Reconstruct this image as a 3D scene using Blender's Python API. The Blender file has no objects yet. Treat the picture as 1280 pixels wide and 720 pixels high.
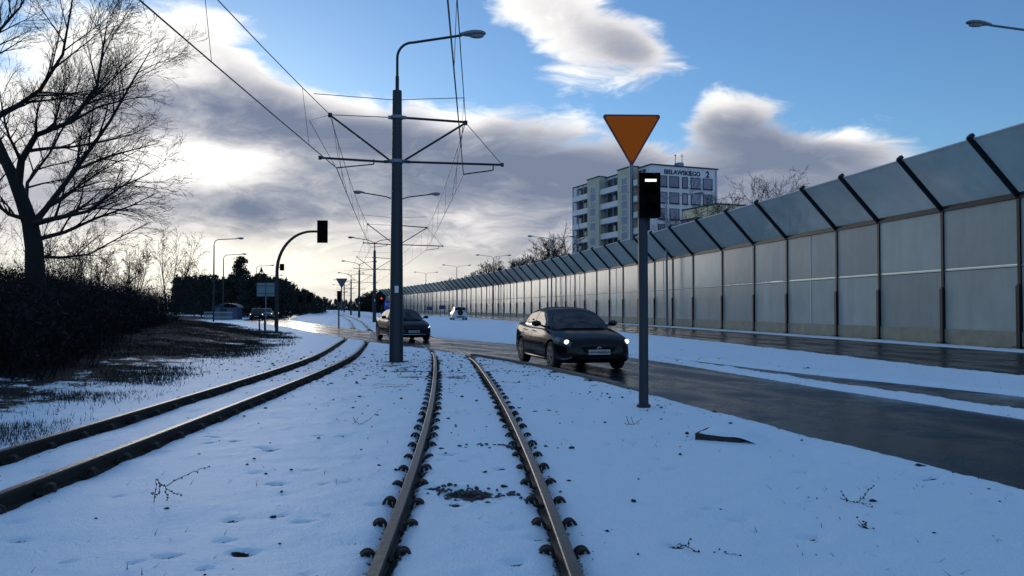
import bpy, bmesh, math, random
import numpy as np
from mathutils import Vector, Matrix

scene = bpy.context.scene
COL = scene.collection
R = math.radians
PI = math.pi

# ------------------------------------------------------------------ camera
F_PX = 1000.0
cam_d = bpy.data.cameras.new('camera')
cam_d.sensor_width = 36.0
cam_d.lens = 36.0 * F_PX / 1280.0
cam_d.clip_start = 0.05
cam_d.clip_end = 4000
cam = bpy.data.objects.new('camera', cam_d)
COL.objects.link(cam)
cam.location = (0, 0, 1.45)
cam.rotation_euler = (R(90) + math.atan(25 / F_PX), 0, 0)
scene.camera = cam

# ------------------------------------------------------------------ exposure
scene.view_settings.view_transform = 'Standard'
scene.view_settings.look = 'None'
scene.view_settings.exposure = 0.12
scene.view_settings.gamma = 1.0
scene.view_settings.use_curve_mapping = False

# ------------------------------------------------------------------ world (sky + clouds by direction)
SUN_AZ, SUN_EL = -22.5, 7.5          # degrees, azimuth measured from straight ahead (+Y) to the right
world = bpy.data.worlds.new('World')
scene.world = world
world.use_nodes = True
world.cycles.sampling_method = 'MANUAL'
world.cycles.sample_map_resolution = 512


class Nodes:
    def __init__(s, tree):
        s.t = tree
        s.n = tree.nodes
        s.l = tree.links

    def new(s, kind, **kw):
        n = s.n.new(kind)
        for k, v in kw.items():
            setattr(n, k, v)
        return n

    def put(s, sock, v):
        if hasattr(v, 'is_output'):
            s.l.new(v, sock)
        else:
            sock.default_value = v

    def m(s, op, a, b=0.0, c=None, clamp=False):
        n = s.new('ShaderNodeMath', operation=op)
        n.use_clamp = clamp
        s.put(n.inputs[0], a)
        s.put(n.inputs[1], b)
        if c is not None:
            s.put(n.inputs[2], c)
        return n.outputs[0]

    def ss(s, x, lo, hi, a=0.0, b=1.0):
        n = s.new('ShaderNodeMapRange', interpolation_type='SMOOTHSTEP')
        s.put(n.inputs[0], x)
        s.put(n.inputs[1], lo)
        s.put(n.inputs[2], hi)
        s.put(n.inputs[3], a)
        s.put(n.inputs[4], b)
        return n.outputs[0]

    def mix(s, f, a, b, mode='MIX'):
        n = s.new('ShaderNodeMix', data_type='RGBA', blend_type=mode)
        n.clamp_factor = True
        s.put(n.inputs[0], f)
        s.put(n.inputs[6], a if hasattr(a, 'is_output') else (*a, 1))
        s.put(n.inputs[7], b if hasattr(b, 'is_output') else (*b, 1))
        return n.outputs[2]

    def noise(s, vec, scale, detail=6.0, rough=0.55, dist=0.0, color=False):
        n = s.new('ShaderNodeTexNoise')
        if vec is not None:
            s.l.new(vec, n.inputs['Vector'])
        n.inputs['Scale'].default_value = scale
        n.inputs['Detail'].default_value = detail
        n.inputs['Roughness'].default_value = rough
        n.inputs['Distortion'].default_value = dist
        return n.outputs['Color' if color else 'Fac']


def az_el(px, py):
    x, y, z = (px - 640) / F_PX, 1.0, (385 - py) / F_PX
    return math.atan2(x, y), math.atan2(z, math.hypot(x, y))


def build_world():
    t = world.node_tree
    t.nodes.clear()
    N = Nodes(t)
    out = N.new('ShaderNodeOutputWorld')
    bg = N.new('ShaderNodeBackground')
    N.l.new(bg.outputs[0], out.inputs[0])
    sky = N.new('ShaderNodeTexSky', sky_type='NISHITA')
    sky.sun_disc = False
    sky.sun_elevation = R(SUN_EL)
    sky.sun_rotation = R(SUN_AZ)
    sky.air_density = 1.0
    sky.dust_density = 0.25
    sky.ozone_density = 2.0
    tc = N.new('ShaderNodeTexCoord')
    sep = N.new('ShaderNodeSeparateXYZ')
    N.l.new(tc.outputs['Generated'], sep.inputs[0])
    x, y, z = sep.outputs
    az = N.m('ARCTAN2', x, y)
    el = N.m('ARCSINE', z)
    # stretched angular coordinates: clouds get thinner and longer near the horizon
    elw = N.m('POWER', N.m('ADD', N.m('MAXIMUM', el, 0.0), 0.02), 0.75)
    cv = N.new('ShaderNodeCombineXYZ')
    N.put(cv.inputs[0], N.m('MULTIPLY', az, 2.6))
    N.put(cv.inputs[1], N.m('MULTIPLY', elw, 6.0))
    N.put(cv.inputs[2], 3.7)
    vec = cv.outputs[0]
    wc = N.noise(vec, 2.2, 3.0, 0.5, color=True)
    wv = N.new('ShaderNodeVectorMath', operation='MULTIPLY_ADD')
    N.l.new(wc, wv.inputs[0])
    wv.inputs[1].default_value = (0.55, 0.4, 0.0)
    N.l.new(vec, wv.inputs[2])
    vec2 = wv.outputs[0]
    n1 = N.noise(vec2, 3.2, 9.0, 0.58)
    n2 = N.noise(vec2, 9.0, 6.0, 0.6)

    def lobes(lst):
        acc = None
        for px, py, sx, sy, amp, rot in lst:
            a0, e0 = az_el(px, py)
            da = N.m('SUBTRACT', az, a0)
            de = N.m('SUBTRACT', el, e0)
            if rot:
                c, s_ = math.cos(R(rot)), math.sin(R(rot))
                u = N.m('ADD', N.m('MULTIPLY', da, c), N.m('MULTIPLY', de, s_))
                v = N.m('SUBTRACT', N.m('MULTIPLY', de, c), N.m('MULTIPLY', da, s_))
            else:
                u, v = da, de
            u = N.m('DIVIDE', u, sx / F_PX)
            v = N.m('DIVIDE', v, sy / F_PX)
            q = N.m('ADD', N.m('MULTIPLY', u, u), N.m('MULTIPLY', v, v))
            g = N.m('MULTIPLY', N.m('EXPONENT', N.m('MULTIPLY', q, -1.0)), amp)
            acc = g if acc is None else N.m('ADD', acc, g)
        return acc
    cover = lobes(COVER)
    white = lobes(WHITE)
    grey = lobes(GREY)
    cov = N.m('ADD', cover, N.m('ADD', N.m('MULTIPLY', N.m('SUBTRACT', n1, 0.5), 1.35),
                                N.m('MULTIPLY', N.m('SUBTRACT', n2, 0.5), 0.60)))
    alpha = N.ss(cov, 0.27, 0.74)
    thick = N.ss(cov, 0.45, 1.05)
    # brightness: thin sunlit rims are bright, thick bellies grey, plus the glow zones round the hidden sun
    br = N.m('SUBTRACT', 0.80, N.m('MULTIPLY', thick, 0.62))
    br = N.m('ADD', br, N.m('MULTIPLY', N.m('SUBTRACT', n2, 0.5), 0.85))
    br = N.m('ADD', br, N.m('MULTIPLY', N.m('SUBTRACT', n1, 0.5), 1.0))
    br = N.m('SUBTRACT', N.m('ADD', br, white), grey)
    ramp = N.new('ShaderNodeValToRGB')
    cr = ramp.color_ramp
    cr.elements[0].position = 0.0
    cr.elements[0].color = (0.185, 0.225, 0.32, 1)
    cr.elements[1].position = 1.0
    cr.elements[1].color = (1.0, 0.99, 0.95, 1)
    for p, c in ((0.25, (0.305, 0.335, 0.415)), (0.45, (0.47, 0.48, 0.53)), (0.70, (0.76, 0.745, 0.76))):
        e = cr.elements.new(p)
        e.color = (*c, 1)
    N.l.new(N.m('ADD', br, 0.0, clamp=True), ramp.inputs[0])
    cl = N.new('ShaderNodeVectorMath', operation='SCALE')
    N.l.new(ramp.outputs[0], cl.inputs[0])
    N.put(cl.inputs['Scale'], N.m('MULTIPLY', N.m('ADD', 1.0, N.m('MULTIPLY', N.m('MAXIMUM', N.m('SUBTRACT', br, 0.9), 0.0), 0.4)), 1.0 / SKY_STRENGTH))
    warm = lobes([(300, 350, 260, 75, 0.9, 0), (640, 360, 400, 50, 0.5, 0)])
    clw = N.mix(warm, cl.outputs[0], (1.0, 0.965, 0.86), 'MULTIPLY')
    tint = N.mix(1.0, sky.outputs[0], SKY_TINT, 'MULTIPLY')
    blue = N.new('ShaderNodeVectorMath', operation='SCALE')
    N.l.new(tint, blue.inputs[0])
    blue.inputs['Scale'].default_value = 1.0
    # fill light for the snow, added to the unseen sky overhead and behind the viewer
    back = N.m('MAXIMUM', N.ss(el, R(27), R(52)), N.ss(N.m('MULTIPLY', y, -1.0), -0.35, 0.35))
    sky_fill = N.m('MULTIPLY', N.m('MULTIPLY', back, N.ss(n1, 0.30, 0.65)), SKY_FILL)
    skyb = N.mix(sky_fill, blue.outputs[0], tuple(c / SKY_STRENGTH for c in (0.47, 0.70, 1.09)))
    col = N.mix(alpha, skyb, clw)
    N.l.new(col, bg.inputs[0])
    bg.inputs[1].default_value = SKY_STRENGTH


SKY_STRENGTH = 0.10
SKY_FILL = 0.40
SKY_TINT = (0.90, 1.24, 1.70)
# (px, py, sigma x, sigma y, amplitude, rotation) : where cloud lies, in directions of the sky
COVER = [
    (240, 60, 110, 62, 0.75, -8), (120, 70, 110, 70, 0.35, 0), (310, 155, 190, 55, 0.66, 0), (480, 195, 230, 70, 0.62, 0),
    (720, 225, 160, 75, 0.66, -8), (230, 215, 160, 60, 0.7, 0), (330, 290, 420, 75, 0.75, 0),
    (700, 300, 300, 60, 0.6, 0), (680, 15, 95, 58, 0.80, -22), (785, 50, 90, 36, 0.58, -18),
    (915, 138, 70, 32, 0.52, -15), (990, 190, 140, 42, 0.58, -14), (1090, 175, 60, 20, 0.25, 0), (980, 220, 230, 60, 0.30, 0), (830, 70, 90, 30, 0.2, -15), (930, 240, 120, 30, 0.4, 0),
    (-100, 200, 220, 190, 0.35, 0), (440, 60, 110, 45, -0.45, 0), (870, 25, 60, 60, -0.2, 0), (400, 370, 600, 40, 0.5, 0), (842, 135, 30, 55, -0.45, 0), (600, 95, 60, 26, -0.25, 0),
    (1250, 90, 260, 90, -0.25, 0), (560, 60, 90, 50, -0.3, 0), (1200, 250, 200, 60, 0.15, 0)]
WHITE = [
    (230, 60, 120, 50, 0.50, -8), (245, 207, 105, 32, 1.0, 4), (275, 208, 80, 24, 0.25, 0), (170, 60, 60, 40, 0.3, 0), (330, 325, 200, 40, 0.55, 0), (120, 330, 160, 60, 0.5, 0),
    (400, 355, 220, 30, 0.25, 0), (690, 22, 95, 50, 0.55, -25), (735, 128, 45, 26, 0.55, 0), (575, 140, 40, 22, 0.55, 0), (455, 130, 40, 18, 0.4, 0),
    (600, 305, 220, 45, 0.34, 0), (480, 240, 90, 30, 0.2, 0), (590, 280, 60, 22, 0.25, 0), (400, 130, 40, 20, 0.25, -20), (900, 126, 45, 18, 0.40, -15), (1075, 162, 40, 14, 0.45, 0), (40, 120, 130, 110, 0.35, 0),
    (1050, 170, 40, 18, 0.2, 0), (1000, 225, 60, 25, 0.2, 0)]
GREY = [
    (350, 150, 130, 35, 0.30, -6), (300, 255, 130, 26, 0.22, 0), (700, 210, 170, 60, 0.22, 0), (500, 200, 110, 60, 0.15, 0), (990, 185, 150, 55, 0.32, -15), (770, 70, 70, 30, 0.2, 0),
    (760, 300, 160, 50, 0.10, 0)]
build_world()

sd = bpy.data.lights.new('sun', 'SUN')
sd.energy = 0.5
sd.angle = R(18)
sd.color = (1.0, 0.90, 0.78)
sun = bpy.data.objects.new('sun', sd)
COL.objects.link(sun)
_a, _e = R(SUN_AZ), R(SUN_EL)
_v = Vector((math.sin(_a) * math.cos(_e), math.cos(_a) * math.cos(_e), math.sin(_e)))
sun.rotation_euler = (-_v).to_track_quat('-Z', 'Y').to_euler()
sun.location = (-40, 100, 60)


# ------------------------------------------------------------------ helpers
def at(px, py, Y):
    """point seen at photograph pixel px,py at distance Y ahead of the camera"""
    return Vector(((px - 640) / F_PX * Y, Y, 1.45 + (385 - py) / F_PX * Y))


class MB:
    """collects polygons, links them as ONE mesh object"""
    def __init__(s):
        s.v, s.f, s.mi = [], [], []

    def add(s, verts, faces, mi=0):
        o = len(s.v)
        s.v.extend(tuple(p) for p in verts)
        s.f.extend(tuple(i + o for i in f) for f in faces)
        s.mi.extend([mi] * len(faces))

    def box(s, c, h, axes=None, mi=0):
        c = Vector(c)
        ax = axes or (Vector((1, 0, 0)), Vector((0, 1, 0)), Vector((0, 0, 1)))
        vs = []
        for i in (-1, 1):
            for j in (-1, 1):
                for k in (-1, 1):
                    vs.append(c + ax[0] * (h[0] * i) + ax[1] * (h[1] * j) + ax[2] * (h[2] * k))
        s.add(vs, [(0, 1, 3, 2), (4, 6, 7, 5), (0, 4, 5, 1), (2, 3, 7, 6), (0, 2, 6, 4), (1, 5, 7, 3)], mi)

    def tube(s, pts, rad, n=6, cap=True, mi=0):
        pts = [Vector(p) for p in pts]
        if not isinstance(rad, (list, tuple)):
            rad = [rad] * len(pts)
        vs, fs = [], []
        d = (pts[1] - pts[0]).normalized()
        up = Vector((0, 0, 1)) if abs(d.z) < 0.9 else Vector((1, 0, 0))
        a = d.cross(up).normalized()
        L = len(pts)
        for i, p in enumerate(pts):
            if i == 0:
                t = pts[1] - pts[0]
            elif i == L - 1:
                t = pts[-1] - pts[-2]
            else:
                t = pts[i + 1] - pts[i - 1]
            t.normalize()
            a = (a - t * a.dot(t))
            if a.length < 1e-6:
                a = t.orthogonal()
            a.normalize()
            b = t.cross(a)
            for k in range(n):
                q = 2 * PI * k / n
                vs.append(p + (a * math.cos(q) + b * math.sin(q)) * rad[i])
        for i in range(L - 1):
            for k in range(n):
                k2 = (k + 1) % n
                fs.append((i * n + k, i * n + k2, (i + 1) * n + k2, (i + 1) * n + k))
        if cap:
            fs.append(tuple(reversed(range(n))))
            fs.append(tuple((L - 1) * n + k for k in range(n)))
        s.add(vs, fs, mi)

    def lathe(s, prof, n=20, axis='z', c=(0, 0, 0), mi=0):
        """prof: (radius, along axis)"""
        vs, fs = [], []
        c = Vector(c)
        for r, h in prof:
            for k in range(n):
                q = 2 * PI * k / n
                u, v = r * math.cos(q), r * math.sin(q)
                p = {'z': (u, v, h), 'x': (h, u, v), 'y': (v, h, u)}[axis]
                vs.append(c + Vector(p))
        for i in range(len(prof) - 1):
            for k in range(n):
                k2 = (k + 1) % n
                fs.append((i * n + k, i * n + k2, (i + 1) * n + k2, (i + 1) * n + k))
        fs.append(tuple(reversed(range(n))))
        fs.append(tuple((len(prof) - 1) * n + k for k in range(n)))
        s.add(vs, fs, mi)

    def prism(s, poly, ext, mi=0):
        """poly: list of 3d points, ext: extrusion vector"""
        n = len(poly)
        e = Vector(ext)
        vs = [Vector(p) for p in poly] + [Vector(p) + e for p in poly]
        fs = [tuple(reversed(range(n))), tuple(range(n, 2 * n))]
        for k in range(n):
            k2 = (k + 1) % n
            fs.append((k, k2, n + k2, n + k))
        s.add(vs, fs, mi)

    def grid(s, P, mi=0, closed=False):
        """P: rows of points"""
        rows, cols = len(P), len(P[0])
        vs = [p for r in P for p in r]
        fs = []
        for i in range(rows - 1):
            for j in range(cols - 1 + (1 if closed else 0)):
                j2 = (j + 1) % cols
                fs.append((i * cols + j, i * cols + j2, (i + 1) * cols + j2, (i + 1) * cols + j))
        s.add(vs, fs, mi)

    def blob(s, c, r, seed=0, n=7, m=5, jit=0.2, mi=0):
        rnd = random.Random(seed)
        c = Vector(c)
        P = []
        for i in range(m + 1):
            ph = PI * i / m
            row = []
            for j in range(n):
                q = 2 * PI * j / n
                k = 1 + rnd.uniform(-jit, jit)
                row.append(c + Vector((r[0] * math.sin(ph) * math.cos(q) * k, r[1] * math.sin(ph) * math.sin(q) * k, r[2] * math.cos(ph) * k)))
            P.append(row)
        s.grid(P, mi, True)

    def build(s, name, mats, parent=None, smooth=False, world=False, angle=None):
        if not isinstance(mats, (list, tuple)):
            mats = [mats]
        me = bpy.data.meshes.new(name)
        vs = s.v
        if world and parent is not None:
            l = parent.location
            vs = [(p[0] - l[0], p[1] - l[1], p[2] - l[2]) for p in vs]
        me.from_pydata(vs, [], s.f)
        for m in mats:
            me.materials.append(m)
        if len(mats) > 1:
            me.polygons.foreach_set('material_index', s.mi)
        if smooth:
            me.polygons.foreach_set('use_smooth', [True] * len(me.polygons))
            if angle:
                me.set_sharp_from_angle(angle=R(angle))
        me.update()
        o = bpy.data.objects.new(name, me)
        COL.objects.link(o)
        if parent is not None:
            o.parent = parent
        return o


def np_mesh(name, V, Fq, mats, parent=None, smooth=False, tri=False):
    """big mesh from numpy arrays"""
    me = bpy.data.meshes.new(name)
    k = Fq.shape[1]
    me.vertices.add(len(V))
    me.vertices.foreach_set('co', np.ascontiguousarray(V, dtype=np.float32).ravel())
    me.loops.add(Fq.size)
    me.loops.foreach_set('vertex_index', np.ascontiguousarray(Fq, dtype=np.int32).ravel())
    me.polygons.add(len(Fq))
    me.polygons.foreach_set('loop_start', np.arange(0, Fq.size, k, dtype=np.int32))
    if smooth:
        me.polygons.foreach_set('use_smooth', np.ones(len(Fq), dtype=bool))
    for m in (mats if isinstance(mats, (list, tuple)) else [mats]):
        me.materials.append(m)
    me.update(calc_edges=True)
    me.validate()
    o = bpy.data.objects.new(name, me)
    COL.objects.link(o)
    if parent is not None:
        o.parent = parent
    return o


def tag(o, label=None, cat=None, group=None, kind=None):
    if label:
        o['label'] = label
    if cat:
        o['category'] = cat
    if group:
        o['group'] = group
    if kind:
        o['kind'] = kind
    return o


def thing(name, loc, label, cat, group=None, rz=0.0):
    o = bpy.data.objects.new(name, None)
    o.empty_display_size = 0.3
    COL.objects.link(o)
    o.location = loc
    o.rotation_euler = (0, 0, rz)
    return tag(o, label, cat, group)


def copy_tree(o, parent=None):
    c = o.copy()
    COL.objects.link(c)
    c.parent = parent
    for ch in list(o.children):
        copy_tree(ch, c)
    return c


def smoothc(pts, sig=3.0, lo=-30.0, hi=700.0, step=0.5):
    """smoothed polyline x(y)"""
    pts = sorted(pts)
    ys = np.arange(lo, hi, step)
    a = np.array(pts, dtype=float)
    s0 = (a[1, 1] - a[0, 1]) / (a[1, 0] - a[0, 0])
    s1 = (a[-1, 1] - a[-2, 1]) / (a[-1, 0] - a[-2, 0])
    xs = np.interp(ys, a[:, 0], a[:, 1])
    xs = np.where(ys < a[0, 0], a[0, 1] + s0 * (ys - a[0, 0]), xs)
    xs = np.where(ys > a[-1, 0], a[-1, 1] + s1 * (ys - a[-1, 0]), xs)
    k = np.arange(-int(4 * sig / step), int(4 * sig / step) + 1) * step
    w = np.exp(-0.5 * (k / sig) ** 2)
    w /= w.sum()
    n = len(k) // 2
    pad = np.concatenate([xs[0] - (xs[1] - xs[0]) * np.arange(n, 0, -1), xs, xs[-1] + (xs[-1] - xs[-2]) * np.arange(1, n + 1)])
    xs = np.convolve(pad, w, 'valid')
    return lambda y: np.interp(y, ys, xs)


_rng = np.random.RandomState(7)
_LAT = _rng.rand(256, 256)


def vnoise(x, y):
    xi, yi = np.floor(x).astype(int), np.floor(y).astype(int)
    fx, fy = x - xi, y - yi
    fx, fy = fx * fx * (3 - 2 * fx), fy * fy * (3 - 2 * fy)
    a = _LAT[xi % 256, yi % 256]
    b = _LAT[(xi + 1) % 256, yi % 256]
    c = _LAT[xi % 256, (yi + 1) % 256]
    d = _LAT[(xi + 1) % 256, (yi + 1) % 256]
    return (a * (1 - fx) + b * fx) * (1 - fy) + (c * (1 - fx) + d * fx) * fy


def fbm(x, y, o=4):
    r, a, t = 0.0, 1.0, 0.0
    for i in range(o):
        r = r + a * vnoise(x * 2 ** i + 17.3 * i, y * 2 ** i + 5.1 * i)
        t += a
        a *= 0.5
    return r / t


def sstep(x, lo, hi):
    t = np.clip((x - lo) / (hi - lo), 0, 1)
    return t * t * (3 - 2 * t)


# ------------------------------------------------------------------ plan curves  (y ahead, x right)
def WALL(y):
    y = np.asarray(y, dtype=float)
    return 17.7 - 0.13 * (y - 32) - 0.00055 * (y - 32) ** 2


def WALL_D(y):
    return -0.13 - 0.0011 * (y - 32)


ROAD_N = smoothc([(-20, 11.9), (0, 6.1), (6.6, 4.2), (9.35, 3.4), (13.8, 2.4), (19.3, 0.97), (24, -0.7), (33.7, -5.7), (47, -11.5), (60, -16.6), (80, -25.5),
                  (100, -34), (140, -43.5), (240, -66), (340, -90)], 2.5)
ROAD_F = smoothc([(-20, 14.9), (0, 9.7), (10.74, 6.87), (15.6, 5.6), (23.4, 4.0), (33.7, 0), (41, -4.2), (50, -8.5), (63, -13.5), (80, -20), (100, -27.8),
                  (140, -37.5), (240, -60), (340, -84)], 2.5)
STRIP_F = smoothc([(-20, 17.0), (0, 12.2), (10, 9.6), (14.1, 8.55), (18.1, 6.6), (27.4, 3.6), (31, 1.6), (34, -0.6), (40, -4.2)], 1.5)
TRACK_R = smoothc([(-20, 0.3), (2, -0.1), (4.3, -0.17), (6.1, -0.27), (8.95, -0.42), (14.6, -0.87), (25, -1.85), (33, -3.1), (42, -4.9), (50, -6.0), (82, -12.2), (123, -21.6),
                   (164, -31.2), (300, -64)], 2.5)
TRACK_L = smoothc([(-20, -4.1), (5, -4.22), (7.5, -4.3), (17, -4.62), (23, -5.05), (34.5, -6.75), (50, -9.3), (82, -15.9), (123, -25.2), (164, -34.9), (300, -68)], 2.5)
GAUGE = 1.06


def bank_line(y):      # left edge of clean snow
    return np.interp(y, [0, 9, 12.6, 17, 22, 32, 40, 44, 60, 100], [-5.0, -5.6, -6.3, -7.2, -7.9, -9.2, -11.0, -12.4, -20.5, -38])


# ------------------------------------------------------------------ materials
def mat(name, color, rough=0.6, metal=0.0, var=0.0, vscale=8.0, bump=0.0, bscale=30.0, spec=0.5, coat=0.0, emit=None, estr=0.0, objvar=0.0):
    m = bpy.data.materials.new(name)
    m.use_nodes = True
    t = m.node_tree
    N = Nodes(t)
    b = t.nodes['Principled BSDF']
    b.inputs['Roughness'].default_value = rough
    b.inputs['Metallic'].default_value = metal
    b.inputs['Specular IOR Level'].default_value = spec
    b.inputs['Coat Weight'].default_value = coat
    b.inputs['Coat Roughness'].default_value = 0.05
    col = None
    if var or objvar:
        tc = N.new('ShaderNodeTexCoord')
        f = N.m('SUBTRACT', N.noise(tc.outputs['Object'], vscale, 5.0, 0.6), 0.5)
        k = N.m('ADD', 1.0, N.m('MULTIPLY', f, 2 * var))
        if objvar:
            oi = N.new('ShaderNodeObjectInfo')
            k = N.m('MULTIPLY', k, N.m('ADD', 1.0 - objvar, N.m('MULTIPLY', oi.outputs['Random'], 2 * objvar)))
        s = N.new('ShaderNodeVectorMath', operation='SCALE')
        s.inputs[0].default_value = color
        N.l.new(k, s.inputs['Scale'])
        N.l.new(s.outputs[0], b.inputs['Base Color'])
    else:
        b.inputs['Base Color'].default_value = (*color, 1)
    if bump:
        tc = N.new('ShaderNodeTexCoord')
        bp = N.new('ShaderNodeBump')
        bp.inputs['Strength'].default_value = bump
        bp.inputs['Distance'].default_value = 0.02
        N.l.new(N.noise(tc.outputs['Object'], bscale, 6.0, 0.6), bp.inputs['Height'])
        N.l.new(bp.outputs[0], b.inputs['Normal'])
    if emit:
        b.inputs['Emission Color'].default_value = (*emit, 1)
        b.inputs['Emission Strength'].default_value = estr
    return m


def snow_material():
    m = bpy.data.materials.new('snow_over_soil')
    m.use_nodes = True
    t = m.node_tree
    N = Nodes(t)
    b = t.nodes['Principled BSDF']
    tc = N.new('ShaderNodeTexCoord')
    P = tc.outputs['Object']
    at_ = N.new('ShaderNodeAttribute', attribute_name='dirt')
    d = at_.outputs['Fac']
    n1 = N.noise(P, 2.2, 8.0, 0.65)
    n2 = N.noise(P, 14.0, 6.0, 0.6)
    n3 = N.noise(P, 60.0, 3.0, 0.6)
    v = N.m('ADD', d, N.m('ADD', N.m('MULTIPLY', N.m('SUBTRACT', n1, 0.5), 0.75), N.m('MULTIPLY', N.m('SUBTRACT', n2, 0.5), 0.95)))
    v = N.m('ADD', v, N.m('MULTIPLY', N.m('SUBTRACT', n3, 0.5), 0.5))
    n4 = N.noise(P, 42.0, 2.0, 0.5)
    n5 = N.noise(P, 1.1, 3.0, 0.6)
    speck = N.m('MULTIPLY', N.ss(n4, 0.66, 0.72), N.ss(n5, 0.46, 0.62))
    v = N.m('ADD', v, N.m('MULTIPLY', speck, 0.42))
    f = N.ss(v, 0.47, 0.60)
    snow = N.mix(n2, (0.70, 0.84, 0.93), (0.76, 0.89, 0.96))
    soil = N.mix(n1, (0.008, 0.008, 0.008), (0.028, 0.023, 0.018))
    N.l.new(N.mix(f, snow, soil), b.inputs['Base Color'])
    N.put(b.inputs['Roughness'], N.m('ADD', 0.55, N.m('MULTIPLY', f, 0.3)))
    b.inputs['Specular IOR Level'].default_value = 0.25
    bp = N.new('ShaderNodeBump')
    bp.inputs['Strength'].default_value = 0.75
    bp.inputs['Distance'].default_value = 0.03
    h = N.m('ADD', N.m('MULTIPLY', n2, 0.6), N.m('ADD', N.m('MULTIPLY', n3, 0.55), N.m('MULTIPLY', f, -0.5)))
    N.l.new(h, bp.inputs['Height'])
    N.l.new(bp.outputs[0], b.inputs['Normal'])
    return m


def asphalt_material():
    m = bpy.data.materials.new('wet_asphalt')
    m.use_nodes = True
    t = m.node_tree
    N = Nodes(t)
    b = t.nodes['Principled BSDF']
    tc = N.new('ShaderNodeTexCoord')
    P = tc.outputs['Object']
    big = N.noise(P, 0.35, 4.0, 0.55)
    mid = N.noise(P, 2.5, 6.0, 0.6)
    fine = N.noise(P, 90.0, 3.0, 0.7)
    ac = N.new('ShaderNodeAttribute', attribute_name='across').outputs['Fac']
    tr = None
    for c0 in (0.22, 0.40, 0.62, 0.80):
        q = N.m('DIVIDE', N.m('SUBTRACT', ac, c0), 0.045)
        g = N.m('EXPONENT', N.m('MULTIPLY', N.m('MULTIPLY', q, q), -1.0))
        tr = g if tr is None else N.m('ADD', tr, g)
    edge = N.ss(N.m('ABSOLUTE', N.m('SUBTRACT', ac, 0.5)), 0.36, 0.47)
    wet = N.ss(N.m('ADD', N.m('MULTIPLY', big, 0.7), N.m('MULTIPLY', mid, 0.3)), 0.40, 0.60)
    wet = N.m('MAXIMUM', wet, N.m('MULTIPLY', tr, 0.9), clamp=True)
    slush = N.ss(N.m('ADD', N.m('MULTIPLY', mid, 0.7), N.m('MULTIPLY', fine, 0.3)), 0.60, 0.72)
    c = N.mix(wet, (0.016, 0.020, 0.026), (0.004, 0.006, 0.010))
    c = N.mix(N.m('MULTIPLY', fine, 0.6), c, (0.014, 0.015, 0.017))
    c = N.mix(N.m('MULTIPLY', slush, N.m('ADD', 0.05, N.m('MULTIPLY', edge, 0.35))), c, (0.28, 0.32, 0.38))
    N.l.new(c, b.inputs['Base Color'])
    N.put(b.inputs['Roughness'], N.m('ADD', N.m('SUBTRACT', 0.42, N.m('MULTIPLY', wet, 0.24)), N.m('MULTIPLY', slush, 0.2)))
    b.inputs['Specular IOR Level'].default_value = 0.09
    bp = N.new('ShaderNodeBump')
    bp.inputs['Strength'].default_value = 0.35
    bp.inputs['Distance'].default_value = 0.006
    N.put(bp.inputs['Height'], N.m('MULTIPLY', fine, N.m('SUBTRACT', 1.0, N.m('MULTIPLY', wet, 0.75))))
    N.l.new(bp.outputs[0], b.inputs['Normal'])
    return m


M = {}
M['snow'] = snow_material()
M['asphalt'] = asphalt_material()
M['rust'] = mat('rusty_steel', (0.030, 0.022, 0.018), 0.7, 0.2, 0.5, 20, 0.4, 60)
M['railtop'] = mat('worn_rail_steel', (0.040, 0.037, 0.035), 0.42, 0.8, 0.8, 3.5, 0.25, 14)
M['steel'] = mat('dark_painted_steel', (0.011, 0.016, 0.026), 0.5, 0.0, 0.25, 3, 0.15, 25)
M['galv'] = mat('galvanised_steel', (0.20, 0.22, 0.25), 0.5, 0.6, 0.25, 5)
M['darkmetal'] = mat('black_painted_metal', (0.012, 0.013, 0.016), 0.5, 0.0, 0.2, 5)
M['concrete'] = mat('weathered_concrete', (0.27, 0.25, 0.21), 0.85, 0.0, 0.45, 2.2, 0.4, 30)
M['kerb'] = mat('kerb_concrete', (0.12, 0.12, 0.12), 0.7, 0.0, 0.4, 4, 0.3, 40)
M['soil'] = mat('dark_soil', (0.022, 0.019, 0.017), 0.95, 0.0, 0.5, 20, 0.5, 60)
M['stone'] = mat('ballast_stone', (0.075, 0.07, 0.068), 0.85, 0.0, 0.5, 10, 0.4, 60)
M['bark'] = mat('dark_bark', (0.013, 0.011, 0.010), 0.95, 0.0, 0.4, 8, 0.5, 20)
M['twig'] = mat('twig_bark', (0.018, 0.014, 0.012), 0.9, 0.0, 0.3, 8)
M['drygrass'] = mat('dry_grass', (0.026, 0.022, 0.016), 0.9, 0.0, 0.5, 3)
M['needle'] = mat('pine_needles', (0.016, 0.022, 0.016), 0.9, 0.0, 0.5, 1.5)
M['brush'] = mat('brushwood', (0.006, 0.006, 0.006), 0.95, 0.0, 0.4, 2)

# ------------------------------------------------------------------ ground sheet


def axis_pts(segs):
    out = [segs[0][0]]
    for a, b, st0, st1 in segs:
        x = a
        while x < b - 1e-6:
            f = (x - a) / (b - a)
            x = min(b, x + st0 + (st1 - st0) * f)
            out.append(x)
    return np.array(out)


def road_depth(x, y):
    """metres inside the asphalt (negative outside)"""
    n, f, s = ROAD_N(y), ROAD_F(y), STRIP_F(y)
    w = WALL(y)
    c = 0.92
    a = np.minimum(x - n, f - x) * c
    rid = np.minimum(x - (f + 0.75), s - x) * c
    rid = np.where(y > 33, -9.0, rid)
    b = np.minimum(x - (w - 8.6), (w - 1.15) - x)
    return np.maximum(np.maximum(a, rid), b)


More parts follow.
